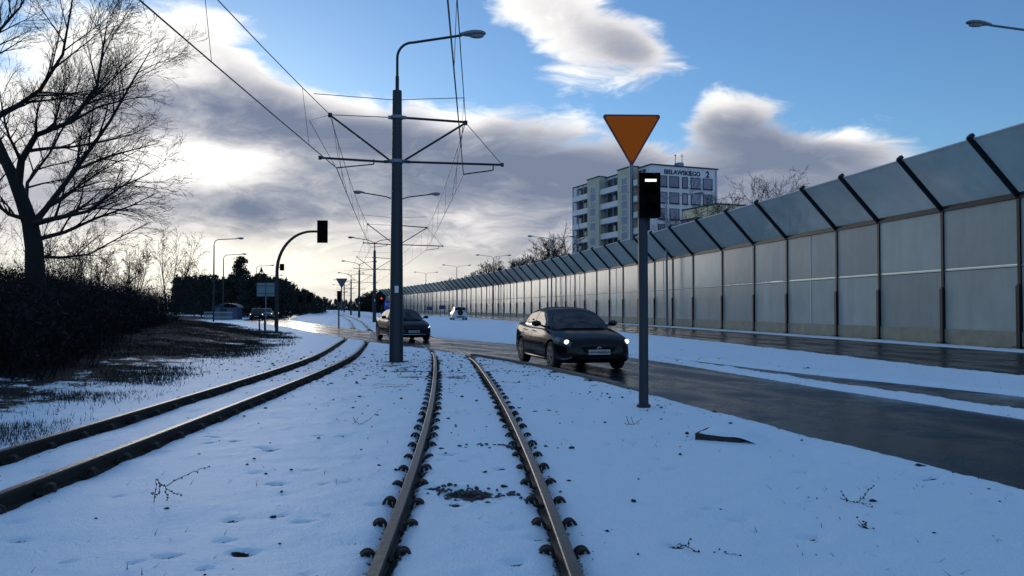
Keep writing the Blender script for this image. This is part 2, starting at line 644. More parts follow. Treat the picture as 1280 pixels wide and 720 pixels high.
def track_dist(x, y):
    g = GAUGE / 2
    r, l = TRACK_R(y), TRACK_L(y)
    return np.minimum(np.minimum(np.abs(x - r - g), np.abs(x - r + g)), np.minimum(np.abs(x - l - g), np.abs(x - l + g)))


DENTS = []
_rd = random.Random(5)
for _ in range(420):
    yy = 3.2 + 16 * _rd.random() ** 1.3
    xx = _rd.uniform(-0.8, 0.75) * yy
    if track_dist(np.array(xx), np.array(yy)) < 0.12 or road_depth(np.array(xx), np.array(yy)) > -0.25:
        continue
    DENTS.append((xx, yy, 0.012 + 0.034 * _rd.random() ** 1.8, _rd.uniform(0.35, 1.15)))
# spots of the photograph that are clearly visible
for px, py, r in ((347, 603, .045), (305, 687, .05), (320, 503, .04), (340, 562, .05), (560, 568, .05), (470, 628, .03), (382, 650, .035), (285, 672, .03), (600, 570, .03),
                  (455, 470, .04), (265, 545, .03), (30, 672, .03), (1000, 590, .03), (845, 680, .04)):
    Y = 1450.0 / (py - 385)
    DENTS.append(((px - 640) / 1000 * Y, Y, r, 1.3))


def ground_height(x, y, dents=True):
    d = road_depth(x, y)
    n = fbm(x * 1.7 + 40, y * 1.7 + 11, 4) - 0.5
    nf = fbm(x * 9 + 3, y * 9 + 7, 3) - 0.5
    h = 0.042 * n + 0.013 * nf
    # bank on the left
    bl = bank_line(y)
    up = sstep(bl - x, 0.0, 6.0)
    lump = fbm(x * 0.9 + 3, y * 0.9, 4)
    ok = sstep(d, -1.5, -0.3)
    h = h + up * (0.30 + 0.35 * (lump - 0.4)) * (1 - ok) + sstep(bl - x, 6, 25) * 0.4 * (1 - ok)
    # ploughed snow along the road edges
    h = h + 0.045 * np.exp(-((d + 0.35) / 0.28) ** 2) * (0.5 + n + 0.5 * nf)
    # road cut
    dn = d + 0.14 * n + 0.06 * nf
    cut = sstep(dn, -0.22, 0.14)
    h = h * (1 - cut) + (-0.13) * cut
    # melted gap along the rails
    td = track_dist(x, y)
    h = h - 0.055 * np.exp(-(td / 0.085) ** 2) * (1 - cut)
    return h


def make_ground():
    xs = axis_pts([(-320, -60, 14, 6), (-60, -16, 1.2, 0.45), (-16, -7, 0.25, 0.09), (-7, 7, 0.055, 0.055), (7, 22, 0.075, 0.13), (22, 70, 0.8, 5), (70, 320, 6, 14)])
    ys = axis_pts([(-25, 2.0, 4, 0.5), (2.0, 12, 0.05, 0.06), (12, 40, 0.07, 0.17), (40, 130, 0.3, 1.5), (130, 420, 2, 12)])
    X, Y = np.meshgrid(xs, ys)
    H = ground_height(X, Y)
    dirt = np.zeros_like(H)
    for dx, dy, r, a in DENTS:
        i0, i1 = np.searchsorted(ys, [dy - 4 * r, dy + 4 * r])
        j0, j1 = np.searchsorted(xs, [dx - 6 * r, dx + 6 * r])
        if i1 > i0 and j1 > j0:
            sx, sy = X[i0:i1, j0:j1] - dx, Y[i0:i1, j0:j1] - dy
            g = np.exp(-((sx / (1.5 * r)) ** 2 + (sy / r) ** 2) ** 1.5)
            H[i0:i1, j0:j1] -= 0.035 * a * g
            dirt[i0:i1, j0:j1] += 0.85 * a * g
    td = track_dist(X, Y)
    d = road_depth(X, Y)
    dirt += 0.78 * np.exp(-(td / 0.095) ** 2)
    # left track: wider dark strip beside the rails
    tl = np.minimum(np.abs(X - TRACK_L(Y) - GAUGE / 2), np.abs(X - TRACK_L(Y) + GAUGE / 2))
    dirt += 0.45 * np.exp(-(tl / 0.14) ** 2)
    # exposed ballast between the rails of the near track
    dirt += 1.0 * np.exp(-(((X + 0.36) / 0.15) ** 2 + ((Y - 6.35) / 0.13) ** 2)) + 0.55 * np.exp(-(((X + 0.2) / 0.25) ** 2 + ((Y - 6.2) / 0.22) ** 2))
    H -= 0.05 * np.exp(-(((X + 0.36) / 0.16) ** 2 + ((Y - 6.35) / 0.15) ** 2))
    dirt += 0.45 * np.exp(-(((X + 0.1) / 0.3) ** 2 + ((Y - 8.4) / 0.16) ** 2))
    # dirty, trodden snow by the crossing and along road edges
    dirt += np.where(X > ROAD_F(Y), 0.10, 0.30) * np.exp(-((d + 0.1) / 0.35) ** 2) * (Y < 60)
    dirt += np.where(X > ROAD_F(Y), 0.25, 0.42) * np.exp(-((d + 0.02) / 0.12) ** 2)
    near_x = np.exp(-((Y - 20.5) / 5.0) ** 2) * np.exp(-((X + 2.6) / 4.5) ** 2)
    dirt += 0.26 * near_x
    zone = np.exp(-((Y - 15) / 9.0) ** 2) * np.exp(-((X + 1.8) / 5.0) ** 2)
    dirt += 0.42 * zone * sstep(fbm(X * 1.9 + 31, Y * 1.9 + 8, 4), 0.56, 0.72)
    dirt += 0.8 * np.exp(-(((X + 3.1) / 0.35) ** 2 + ((Y - 21.6) / 0.35) ** 2))
    # grass bank on the left
    bl = bank_line(Y)
    patch = fbm(X * 0.55 + 9, Y * 0.55 + 2, 4)
    b = sstep(bl - X, -0.4, 1.6)
    dirt += b * (0.58 + 0.16 * sstep(patch, 0.28, 0.60) + 1.1 * (fbm(X * 3.1 + 5, Y * 2.2 + 9, 4) - 0.5)) * (Y < 110)
    dirt += sstep(bl - X, 0.8, 3.6) * 0.30 * (Y < 110)
    # foot of the noise wall
    wd = WALL(Y) - X
    dirt += 0.9 * sstep(wd, 0.42, 0.12) * (wd > -0.5)
    dirt += 0.5 * sstep(-wd, 0.2, 3.0)
    ny, nx = X.shape
    V = np.stack([X, Y, H], -1).reshape(-1, 3)
    idx = np.arange(ny * nx).reshape(ny, nx)
    Fq = np.stack([idx[:-1, :-1], idx[:-1, 1:], idx[1:, 1:], idx[1:, :-1]], -1).reshape(-1, 4)
    o = np_mesh('ground', V, Fq, M['snow'], smooth=True)
    a = o.data.attributes.new('dirt', 'FLOAT', 'POINT')
    a.data.foreach_set('value', np.clip(dirt, 0, 2).astype(np.float32).ravel())
    tag(o, kind='structure')
    # the plain beyond, down to the horizon
    g = MB()
    q = 3000
    g.add([(-q, -q, -0.6), (q, -q, -0.6), (q, q, -0.6), (-q, q, -0.6)], [(0, 1, 2, 3)])
    tag(g.build('terrain', mat('far_snow_field', (0.42, 0.48, 0.55), 0.9, 0, 0.3, 0.02)), kind='structure')


make_ground()
ROAD_Z = -0.055


def strip_mesh(name, xa, xb, y0, y1, z, m, cols=8):
    ys = axis_pts([(y0, min(60, y1), 0.4, 0.7)] + ([(60, y1, 0.8, 4)] if y1 > 60 else []))
    P = []
    for y in ys:
        a, b = float(xa(y)), float(xb(y))
        P.append([(a + (b - a) * k / cols, y, z) for k in range(cols + 1)])
    mb = MB()
    mb.grid(P)
    o = mb.build(name, m, smooth=True)
    at_ = o.data.attributes.new('across', 'FLOAT', 'POINT')
    at_.data.foreach_set('value', np.tile(np.linspace(0, 1, cols + 1), len(P)).astype(np.float32))
    return tag(o, kind='structure')


strip_mesh('road', lambda y: ROAD_N(y) - 0.6, lambda y: (STRIP_F(y) + 0.5) if y < 33 else max(float(ROAD_F(y)) + 0.6, float(ROAD_F(y)) + 0.6), -20, 340, ROAD_Z, M['asphalt'])
strip_mesh('road', lambda y: WALL(y) - 9.1, lambda y: WALL(y) - 0.8, -20, 340, ROAD_Z - 0.004, M['asphalt'])

# kerb showing along the near road edge
kb = MB()
ky = np.arange(12.2, 24.4, 1.0)
for y in ky:
    y2 = min(y + 0.985, 24.9)
    x1, x2 = float(ROAD_N(y)) + 0.05, float(ROAD_N(y2)) + 0.05
    kd = .11 * float(sstep(np.array(-y), -15.5, -12.0))
    kb.prism([(x1 - .07, y, -.2), (x1 + .07, y, -.2), (x1 + .07, y, .015 - kd), (x1 + .045, y, .035 - kd), (x1 - .07, y, .035 - kd)], (x2 - x1, y2 - y, 0))
tag(kb.build('kerb', M['kerb']), kind='structure')


# ------------------------------------------------------------------ tram tracks
def rail_profile(h):
    return [(-.060, 0), (.060, 0), (.060, .012), (.012, .028), (.009, h - .045), (.034, h - .034), (.036, h - .008), (.030, h), (-.030, h), (-.036, h - .008), (-.034, h - .034), (-.009, h - .045), (-.012, .028), (-.060, .012)]


def make_track(label, T, top, H, y0, y1, clip_rows, sides):
    t = thing('tram_track', (float(T(y0)), y0, 0), label, 'tram track')
    ys = axis_pts([(y0, 50, 0.35, 0.6), (50, y1, 0.8, 4)])
    prof = rail_profile(H)

    def ztop(x, y):
        d = float(road_depth(np.array(x), np.array(y)))
        k = float(sstep(np.array(d), -1.6, 0.0))
        return top * (1 - k) + (ROAD_Z + 0.006) * k
    for s in (-1, 1):
        P, Q = [], []
        for y in ys:
            sl = (float(T(y + .5)) - float(T(y - .5)))
            n = 1 / math.hypot(1, sl)
            cx, cy = float(T(y)) + s * GAUGE / 2 * n, y - s * GAUGE / 2 * sl * n
            zt = ztop(cx, cy)
            P.append([(cx + a * n, cy - a * sl * n, zt - H + b) for a, b in prof])
        mb = MB()
        mb.grid(P, 0, True)
        nq = len(prof)
        # polished running surface = face between profile points 7 and 8 (and its rounded shoulder)
        for i in range(len(mb.f)):
            if i % nq in (6, 7, 8):
                mb.mi[i] = 1
        mb.build('rail', [M['rust'], M['railtop']], t, world=True)
    # spring clips, both sides of each rail
    proto = None
    rc = random.Random(8)
    for y in clip_rows:
        sl = (float(T(y + .5)) - float(T(y - .5)))
        rz = -math.atan(sl)
        for s in (-1, 1):
            for side in (-1, 1):
                if sides and (s, side) not in sides:
                    continue
                off = s * GAUGE / 2 + side * 0.105
                cx, cy = float(T(y)) + off, y - off * sl
                zt = ztop(float(T(y)) + s * GAUGE / 2, y)
                if proto is None:
                    mb = MB()
                    for dy in (-0.022, 0.022):
                        mb.tube([(math.cos(q) * .041, dy, math.sin(q) * .045) for q in [PI * k / 8 for k in range(-1, 10)]], .0115, 6)
                    mb.lathe([(.018, -.02), (.018, .022), (.010, .024), (.010, .034)], 6)
                    mb.box((-0.045, 0, -.02), (.04, .05, .012))
                    o = mb.build('rail_clip', M['rust'], t, smooth=True, angle=40)
                    proto = o
                else:
                    o = proto.copy()
                    COL.objects.link(o)
                o.parent = t
                o.location = (cx - t.location.x, cy - t.location.y, zt - H + .038 + (0.012 if H < .13 else 0.03))
                o.location.z -= rc.uniform(0, .022)
                o.rotation_euler = (rc.gauss(0, .06), rc.gauss(0, .06), rz + (PI if side < 0 else 0) + rc.gauss(0, .10))
    return t


rows_r = [3.55 + 0.62 * k for k in range(24)]
make_track('nearer tram track with coiled clips along both rails, running away from the viewer', TRACK_R, 0.062, 0.12, 1.2, 300, rows_r, None)
rows_l = [5.0 + 0.66 * k for k in range(28)]
make_track('tram track on the left beside the grassy bank, curving away to the right', TRACK_L, 0.105, 0.15, 1.2, 300, rows_l, ((1, 1), (-1, 1)))

# loose dark clods and stones
rnd = random.Random(11)


def clods(name, spots, m):
    mb = MB()
    for x, y, r in spots:
        z = float(ground_height(np.array(x), np.array(y)))
        mb.blob((x, y, z + r * 0.15), (r * rnd.uniform(.8, 1.5), r * rnd.uniform(.8, 1.4), r * rnd.uniform(.4, .8)), rnd.randint(0, 9999), 6, 4, 0.3)
    return tag(mb.build(name, m), kind='stuff')


sp = []
for _ in range(3200):
    y = 3.5 + 24 * rnd.random() ** 0.75
    x = float(TRACK_R(y)) + rnd.gauss(-1.0, 3.2)
    d = float(road_depth(np.array(x), np.array(y)))
    if d > -0.05:
        continue
    dens = 0.16 + 0.9 * math.exp(-((y - 20.5) / 4.5) ** 2) + 0.8 * math.exp(-((d + .3) / .5) ** 2)
    if rnd.random() > dens:
        continue
    sp.append((x, y, rnd.choice((.5, .6, .8, 1)) * rnd.uniform(.006, .020) * (1 + y / 30)))
clods('soil_clods', sp, M['soil'])
sp = [(-.36 + rnd.gauss(0, .13), 6.3 + rnd.gauss(0, .12), rnd.uniform(.010, .022)) for _ in range(46)]
sp += [(-.12 + rnd.gauss(0, .2), 6.3 + rnd.gauss(0, .08), rnd.uniform(.01, .022)) for _ in range(24)]
sp += [(-.1 + rnd.gauss(0, .25), 8.4 + rnd.gauss(0, .1), rnd.uniform(.01, .022)) for _ in range(30)]
clods('ballast_stones', sp, M['stone'])


# ------------------------------------------------------------------ noise wall beside the road
def panel_material(name, base, trans, rough, var=0.12, clear=0.0):
    m = bpy.data.materials.new(name)
    m.use_nodes = True
    t = m.node_tree
    N = Nodes(t)
    b = t.nodes['Principled BSDF']
    out = t.nodes['Material Output']
    tc = N.new('ShaderNodeTexCoord')
    oi = N.new('ShaderNodeObjectInfo')
    n = N.noise(tc.outputs['Object'], 0.9, 5.0, 0.6)
    mp = N.new('ShaderNodeMapping')
    mp.inputs['Scale'].default_value = (1.6, 1.6, 0.25)
    N.l.new(tc.outputs['Object'], mp.inputs['Vector'])
    streak = N.noise(mp.outputs[0], 1.5, 5.0, 0.65)
    k = N.m('ADD', 1.0 - var, N.m('MULTIPLY', oi.outputs['Random'], 2 * var))
    k = N.m('MULTIPLY', k, N.m('ADD', 0.72, N.m('ADD', N.m('MULTIPLY', n, 0.28), N.m('MULTIPLY', streak, 0.28))))
    s = N.new('ShaderNodeVectorMath', operation='SCALE')
    s.inputs[0].default_value = base
    N.l.new(k, s.inputs['Scale'])
    N.l.new(s.outputs[0], b.inputs['Base Color'])
    N.put(b.inputs['Roughness'], N.m('ADD', rough, N.m('MULTIPLY', streak, 0.12)))
    tr = N.new('ShaderNodeBsdfTranslucent')
    N.l.new(s.outputs[0], tr.inputs['Color'])
    mx = N.new('ShaderNodeMixShader')
    mx.inputs[0].default_value = trans
    N.l.new(b.outputs[0], mx.inputs[1])
    N.l.new(tr.outputs[0], mx.inputs[2])
    if clear:
        tp = N.new('ShaderNodeBsdfTransparent')
        tp.inputs['Color'].default_value = (0.80, 0.86, 0.88, 1)
        m2 = N.new('ShaderNodeMixShader')
        N.put(m2.inputs[0], N.m('MULTIPLY', clear, N.m('ADD', 0.75, N.m('MULTIPLY', n, 0.5))))
        N.l.new(mx.outputs[0], m2.inputs[1])
        N.l.new(tp.outputs[0], m2.inputs[2])
        mx = m2
    N.l.new(mx.outputs[0], out.inputs['Surface'])
    bp = N.new('ShaderNodeBump')
    bp.inputs['Strength'].default_value = 0.05
    bp.inputs['Distance'].default_value = 0.05
    N.l.new(n, bp.inputs['Height'])
    N.l.new(bp.outputs[0], b.inputs['Normal'])
    b.inputs['Specular IOR Level'].default_value = 0.28
    return m


M['panel'] = panel_material('milky_wall_panel', (0.64, 0.62, 0.57), 0.50, 0.14)
M['canopy'] = panel_material('smoky_canopy_panel', (0.54, 0.54, 0.51), 0.68, 0.25, 0.08, 0.26)
M['plinth'] = mat('stained_plinth_concrete', (0.33, 0.29, 0.21), 0.85, 0, 0.5, 1.6, 0.3, 25)
M['alu'] = mat('bare_aluminium', (0.62, 0.62, 0.60), 0.5, 0.1, 0.15, 4)
M['seal'] = mat('dark_glazing_seal', (0.02, 0.022, 0.025), 0.8)
M['walldark'] = mat('dark_blue_grey_steel', (0.011, 0.014, 0.022), 0.5, 0.0, 0.25, 3, spec=0.2)


def wall_frame(y):
    x = float(WALL(y))
    d = float(WALL_D(y))
    n = math.hypot(1, d)
    T = Vector((d / n, 1 / n, 0))
    Nn = Vector((-1 / n, d / n, 0))     # toward the road
    return Vector((x, y, 0)), T, Nn


WALL_H = 5.5
CAN_OUT, CAN_UP = 1.8, 1.95


def make_wall():
    posts = [11.2, 15.6, 20.0, 24.3, 28.5, 32.6, 37.0, 40.6, 45.8, 50.0, 54.8, 60.0, 64.2, 68.4]
    y = 68.4
    rw = random.Random(3)
    while y < 262:
        y += 4.35 + rw.uniform(-.35, .45)
        posts.append(y)
    mull = {7, 12, 13, 18, 21, 27}
    p0, _, _ = wall_frame(posts[0])
    w = thing('noise_barrier', p0, 'tall noise barrier of milky panels with a leaning canopy along the far road', 'noise barrier')
    tops = []
    for i, y in enumerate(posts):
        p, T, Nn = wall_frame(y)
        Z = Vector((0, 0, 1))
        mb = MB()
        mb.box(p + Z * (WALL_H / 2) + Nn * .02, (.070, .065, WALL_H / 2), (T, Nn, Z))
        mb.box(p + Z * 1.12 + Nn * .06, (.085, .10, 1.12), (T, Nn, Z))
        mb.box(p + Z * 2.27 + Nn * .05, (.065, .085, .03), (T, Nn, Z))
        mb.box(p + Z * .06 + Nn * .06, (.17, .2, .02), (T, Nn, Z))
        mb.build('post', M['walldark'], w, world=True)
        heavy = i in (6, 7, 9)
        dv = (Nn * CAN_OUT + Z * CAN_UP)
        CL = dv.length
        dv.normalize()
        up = T.cross(dv)
        sg = 1 if up.z < 0 else -1
        a = p + Z * WALL_H - dv * .10
        b = p + Z * WALL_H + dv * (CL + .16)
        mb = MB()
        mb.box((a + b) / 2 + up * (sg * .075), (.06, .085, (b - a).length / 2), (T, up, dv))
        mb.box(b - dv * .05, (.09, .10, .07), (T, up, dv))
        mb.build('canopy_rib', M['walldark'], w, world=True)
    # panels between posts
    for i in range(len(posts) - 1):
        p, T, Nn = wall_frame(posts[i])
        q, _, _ = wall_frame(posts[i + 1])
        T = (q - p).normalized()
        Nn = Vector((-T.y, T.x, 0))
        Z = Vector((0, 0, 1))
        L = (q - p).length
        c = (p + q) / 2
        mb = MB()
        mb.box(c + Z * .29, (L / 2 - .06, .07, .31), (T, Nn, Z))
        mb.build('plinth', M['plinth'], w, world=True)
        tl = rw.uniform(-.006, .006)
        mb = MB()
        mb.box(c + Z * 1.77, (L / 2 - .058, .02, 1.16), (T, (Nn + Z * tl).normalized(), Z))
        mb.build('lower_panel', M['panel'], w, world=True)
        mb = MB()
        tl = rw.uniform(-.006, .006)
        mb.box(c + Z * 4.20, (L / 2 - .058, .02, 1.17), (T, (Nn + Z * tl).normalized(), Z))
        mb.build('upper_panel', M['panel'], w, world=True)
        mb = MB()
        mb.box(c + Z * 2.98 + Nn * .012, (L / 2 - .07, .022, .030), (T, Nn, Z))
        if i in mull or (i > 13 and rw.random() < .25):
            mb.box(c + Z * 1.74 + Nn * .02, (.022, .03, 1.19), (T, Nn, Z))
            mb.box(c + Z * 4.20 + Nn * .02, (.022, .03, 1.17), (T, Nn, Z))
        gb = mb.build('glazing_bar', M['alu'], w, world=True)
        mb = MB()
        mb.box(c + Z * 2.932 + Nn * .012 - w.location, (L / 2 - .07, .016, .014), (T, Nn, Z))
        mb.build('seal', M['seal'], gb)
        # canopy
        dv = (Nn * CAN_OUT + Z * CAN_UP)
        CL = dv.length
        dv.normalize()
        up = T.cross(dv)
        a = c + Z * WALL_H
        mb = MB()
        mb.box(a + dv * (CL / 2 - .01) + up * .012, (L / 2 + .004, .012, CL / 2 + .02), (T, up, dv))
        mb.build('canopy_panel', M['canopy'], w, world=True)
        mb = MB()
        mb.box(a + Z * -.02 + Nn * .02, (L / 2 - .055, .09, .10), (T, Nn, Z))
        mb.build('eave_beam', M['walldark'], w, world=True)
        mb = MB()
        mb.box(a + dv * (CL + .0), (L / 2 - .05, .035, .03), (T, up, dv))
        mb.build('canopy_edge', M['alu'], w, world=True)
    return w


make_wall()

# ------------------------------------------------------------------ apartment block behind the wall
M['render_white'] = mat('painted_render', (0.80, 0.70, 0.71), 0.9, 0, 0.12, 0.4)
M['render_grey'] = mat('grey_render', (0.32, 0.32, 0.38), 0.9, 0, 0.15, 0.5)
M['render_green'] = mat('greenish_render', (0.60, 0.53, 0.39), 0.9, 0, 0.12, 0.5)
M['render_yellow'] = mat('yellow_render', (0.95, 0.72, 0.44), 0.9, 0, 0.12, 0.5)
M['render_pink'] = mat('plum_render', (0.30, 0.17, 0.23), 0.9, 0, 0.12, 0.5)
M['glass'] = mat('window_glass', (0.045, 0.05, 0.065), 0.08, 0, spec=0.8)
M['blind'] = mat('grey_window_blind', (0.30, 0.26, 0.32), 0.55, 0, 0.25, 1.5, objvar=0.3)
M['frame'] = mat('white_window_frame', (0.74, 0.70, 0.68), 0.6)
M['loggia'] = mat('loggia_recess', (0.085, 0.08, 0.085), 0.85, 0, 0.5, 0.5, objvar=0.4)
M['roofdark'] = mat('dark_roof_felt', (0.05, 0.05, 0.055), 0.9)
M['letter'] = mat('dark_letter_paint', (0.012, 0.016, 0.035), 0.6)


def text_mesh(name, body, size, m, parent, loc, axes, depth=0.02, align='CENTER', width=1.0, bold=0.0):
    cu = bpy.data.curves.new(name, 'FONT')
    cu.body = body
    cu.size = size
    cu.align_x = align
    cu.extrude = depth
    cu.space_character = width
    cu.offset = bold
    tmp = bpy.data.objects.new(name + '_tmp', cu)
    COL.objects.link(tmp)
    dg = bpy.context.evaluated_depsgraph_get()
    me = bpy.data.meshes.new_from_object(tmp.evaluated_get(dg))
    bpy.data.objects.remove(tmp)
    ex, ey, ez = axes
    mt = Matrix(((ex.x, ey.x, ez.x, loc[0]), (ex.y, ey.y, ez.y, loc[1]), (ex.z, ey.z, ez.z, loc[2]), (0, 0, 0, 1)))
    me.transform(mt)
    me.name = name
    me.materials.clear()
    me.materials.append(m)
    o = bpy.data.objects.new(name, me)
    COL.objects.link(o)
    o.parent = parent
    return o


def make_block():
    C0 = Vector((23.8, 136.0, 0))                      # the near corner
    D = Vector((-11.1, 27.0, 0)).normalized()          # along the long balcony side, away
    P = Vector((D.y, -D.x, 0))                         # along the gable, to the right
    Z = Vector((0, 0, 1))
    O_long = -P                                        # outward of the long side
    O_gab = -D                                         # outward of the gable
    WID, LEN, TOP = 13.6, 29.5, 25.9
    b = thing('apartment_building', C0, 'pale multi-storey apartment block with balconies and an address under its roof', 'apartment building')
    L = MB()

    def w(a, o, z):      # local point: a along the long side, o outward of the long side
        return D * a + O_long * o + Z * z
    mb = MB()
    mb.box(D * (LEN / 2) + P * (WID / 2) + Z * (TOP / 2), (LEN / 2, WID / 2, TOP / 2), (D, P, Z))
    mb.build('wall', M['render_white'], b)
    mb = MB()
    mb.box(D * (LEN / 2) + P * (WID / 2) + Z * (TOP + .10), (LEN / 2 + .15, WID / 2 + .15, .11), (D, P, Z))
    roof = mb.build('roof', M['roofdark'], b)
    mb = MB()
    q = P * 7.6 + D * 3.0 + Z * TOP
    mb.box(q + Z * .75, (.75, .5, .55), (D, P, Z))
    mb.build('chimney', M['render_grey'], roof)
    mb = MB()
    mb.tube([q + P * .65 + Z * .2, q + P * .65 + Z * 3.0], .06, 5)
    mb.tube([q - P * .75 + Z * .2, q - P * .75 + Z * 2.6], .06, 5)
    mb.blob(q - P * .75 + Z * 2.6, (.16, .16, .16), 1, 6, 4, 0)
    mb.tube([q + P * .3 + Z * 2.6, q + P * 1.0 + Z * 2.6], .04, 4)
    mb.build('aerial', M['darkmetal'], roof)
    mb = MB()
    mb.tube([D * 0 + P * 13.2 + O_gab * .12 + Z * 0.5, P * 13.2 + O_gab * .12 + Z * (TOP - .1)], .07, 6)
    mb.build('downpipe', M['render_grey'], b)
    # storeys
    ST = 2.80
    zs = [TOP - 1.72 - 0.95 - 0.95 - k * ST for k in range(7)]       # sill heights on the gable
    cols = [(0.55, 1.55), (3.25, 1.35), (5.0, 2.05), (7.65, 1.0), (9.3, 1.95), (11.9, 2.0)]
    cols = [(2.15, 1.7), (4.55, 1.8), (6.75, .95), (8.95, 1.8), (11.5, 1.8)]
    for k, z in enumerate(zs):
        for cx, cw in cols:
            f = MB()
            c = P * cx + Z * (z + .95)
            h = 0.90
            for sx in (-1, 1):
                f.box(c + P * (sx * (cw / 2 + .04)) + O_gab * .04, (.045, .07, h + .04), (P, O_gab, Z))
            f.box(c + Z * (h + .03) + O_gab * .045, (cw / 2 + .08, .075, .035), (P, O_gab, Z))
            fr = f.build('window', M['letter'], b)
            g = MB()
            g.box(c + O_gab * .02, (cw / 2, .03, h), (P, O_gab, Z))
            g.build('blind', M['blind'], fr)
            s_ = MB()
            s_.box(c - Z * (h + .07) + O_gab * .12, (cw / 2 + .08, .14, .09), (P, O_gab, Z))
            s_.build('sill', M['letter'], fr)
    # lettering
    text_mesh('lettering', 'BIELAWSKIEGO', 1.08, M['letter'], b, P * 6.25 + O_gab * .03 + Z * (TOP - 1.36), (P, Z, O_gab), 0.03, width=1.0, bold=0.028)
    text_mesh('lettering', '2', 1.5, M['letter'], b, P * 11.5 + O_gab * .03 + Z * (TOP - 1.48), (P, Z, O_gab), 0.03, bold=0.05)
    # long side: projecting bays, each storey with loggias and white balcony fronts
    # stair/room towers
    for a0, a1, out, zt, m in ((0.0, 1.2, .35, TOP - .2, 'render_white'), (4.2, 8.9, 1.5, TOP + .25, 'render_green'), (16.0, 20.6, 1.5, TOP + .25, 'render_green'), (27.6, 29.6, .25, TOP - .1, 'render_white')):
        mb = MB()
        mb.box(D * ((a0 + a1) / 2) + O_long * (out / 2) + Z * (zt / 2), ((a1 - a0) / 2, out / 2, zt / 2), (D, O_long, Z))
        tw = mb.build('tower', M[m], b)
        if out > 1:
            mb = MB()
            mb.box(D * ((a0 + a1) / 2) + O_long * (out / 2) + Z * (zt + .10), ((a1 - a0) / 2 + .1, out / 2 + .12, .09), (D, O_long, Z))
            mb.build('parapet', M['roofdark'], tw)
            for k in range(7):
                z = TOP - 2.45 - k * ST
                # a grey band below and a window in it, on the long face
                g = MB()
                g.box(D * (a0 + 2.35) + O_long * (out + .012) + Z * (z - .95), (.95, .012, .72), (D, O_long, Z))
                g.build('spandrel', M['render_grey'], tw)
                g = MB()
                c = D * (a0 + 2.35) + O_long * (out + .02) + Z * (z + .45)
                g.box(c, (.92, .03, .68), (D, O_long, Z))
                wn = g.build('window', M['frame'], tw)
                g = MB()
                for sx in (-.45, .45):
                    g.box(c + D * sx + O_long * .02, (.38, .025, .58), (D, O_long, Z))
                g.build('pane', M['glass'], wn)
    for a0, a1 in ((1.2, 4.2), (8.9, 16.0), (20.6, 27.6)):
        for k in range(7):
            z = TOP - .35 - (k + 1) * ST
            am, ah = (a0 + a1) / 2, (a1 - a0) / 2
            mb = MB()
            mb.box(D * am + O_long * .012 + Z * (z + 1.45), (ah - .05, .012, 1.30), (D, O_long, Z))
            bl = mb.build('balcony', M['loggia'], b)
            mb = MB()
            mb.box(D * am + O_long * 1.15 + Z * (z + .50), (ah - .05, .05, .50), (D, O_long, Z))
            mb.build('balcony_front', M['frame'], bl)
            mb = MB()
            mb.box(D * am + O_long * .6 + Z * (z - .02), (ah - .02, .55, .09), (D, O_long, Z))
            nd = 2 if ah < 2 else 3
            for j in range(nd + 1):
                mb.box(D * (a0 + .06 + (a1 - a0 - .12) * j / nd) + O_long * 1.05 + Z * (z + 1.55), (.05, .06, 1.2), (D, O_long, Z))
            mb.build('balcony_slab', M['render_grey'], bl)
            mb = MB()
            for j in range(nd):
                if (j + k) % 2 == 0:
                    mb.box(D * (a0 + (a1 - a0) * (j + .5) / nd) + O_long * .06 + Z * (z + 1.35), (.55, .03, .95), (D, O_long, Z))
            mb.build('balcony_door', M['glass'], bl)
    # lower annexes in front of the gable
    def annex(u, v, wu, wv, h, m, label, wins):
        base = C0 + P * u + O_gab * v
        t = thing('annex_building', base, label, 'building')
        mb = MB()
        mb.box(Z * (h / 2), (wu / 2, wv / 2, h / 2), (P, D, Z))
        mb.build('wall', M[m], t)
        mb = MB()
        mb.box(Z * (h + .08), (wu / 2 + .15, wv / 2 + .15, .09), (P, D, Z))
        mb.build('roof', M['roofdark'], t)
        for cx, zz, cw, ch in wins:
            g = MB()
            g.box(P * cx + O_gab * (wv / 2 + .02) + Z * zz, (cw / 2, .04, ch / 2), (P, D, Z))
            wn = g.build('window', M['frame'], t)
            g = MB()
            g.box(P * cx + O_gab * (wv / 2 + .05) + Z * zz, (cw / 2 - .09, .04, ch / 2 - .09), (P, D, Z))
            g.build('pane', M['glass'], wn)
        return t
    annex(7.6, 9.5, 9.5, 9, 17.6, 'render_yellow', 'yellowish lower building with small windows in front of the apartment block, behind bare trees',
          [(-3.6, 14.6, 1.0, 1.7), (-1.0, 15.2, 1.7, 1.6), (0.9, 15.2, 1.7, 1.6), (3.5, 15.0, 1.0, 1.6), (-3.6, 11.8, 1.0, 1.7), (-1.0, 12.2, 1.7, 1.6), (0.9, 12.2, 1.7, 1.6), (3.5, 12.0, 1.0, 1.6)])
    annex(-0.4, 14.5, 4.4, 4, 14.9, 'render_pink', 'small plum coloured building corner between the signal post and the yellowish building',
          [(-1.0, 13.2, 1.6, 1.8), (1.1, 13.2, 1.0, 1.8), (-1.0, 10.2, 1.6, 1.8)])


make_block()


# ------------------------------------------------------------------ lamp heads and lamp posts
M['lamphead'] = mat('grey_lamp_housing', (0.16, 0.17, 0.19), 0.45, 0.0, 0.15, 4)
M['lampglass'] = mat('lamp_glass', (0.22, 0.24, 0.26), 0.15, 0)


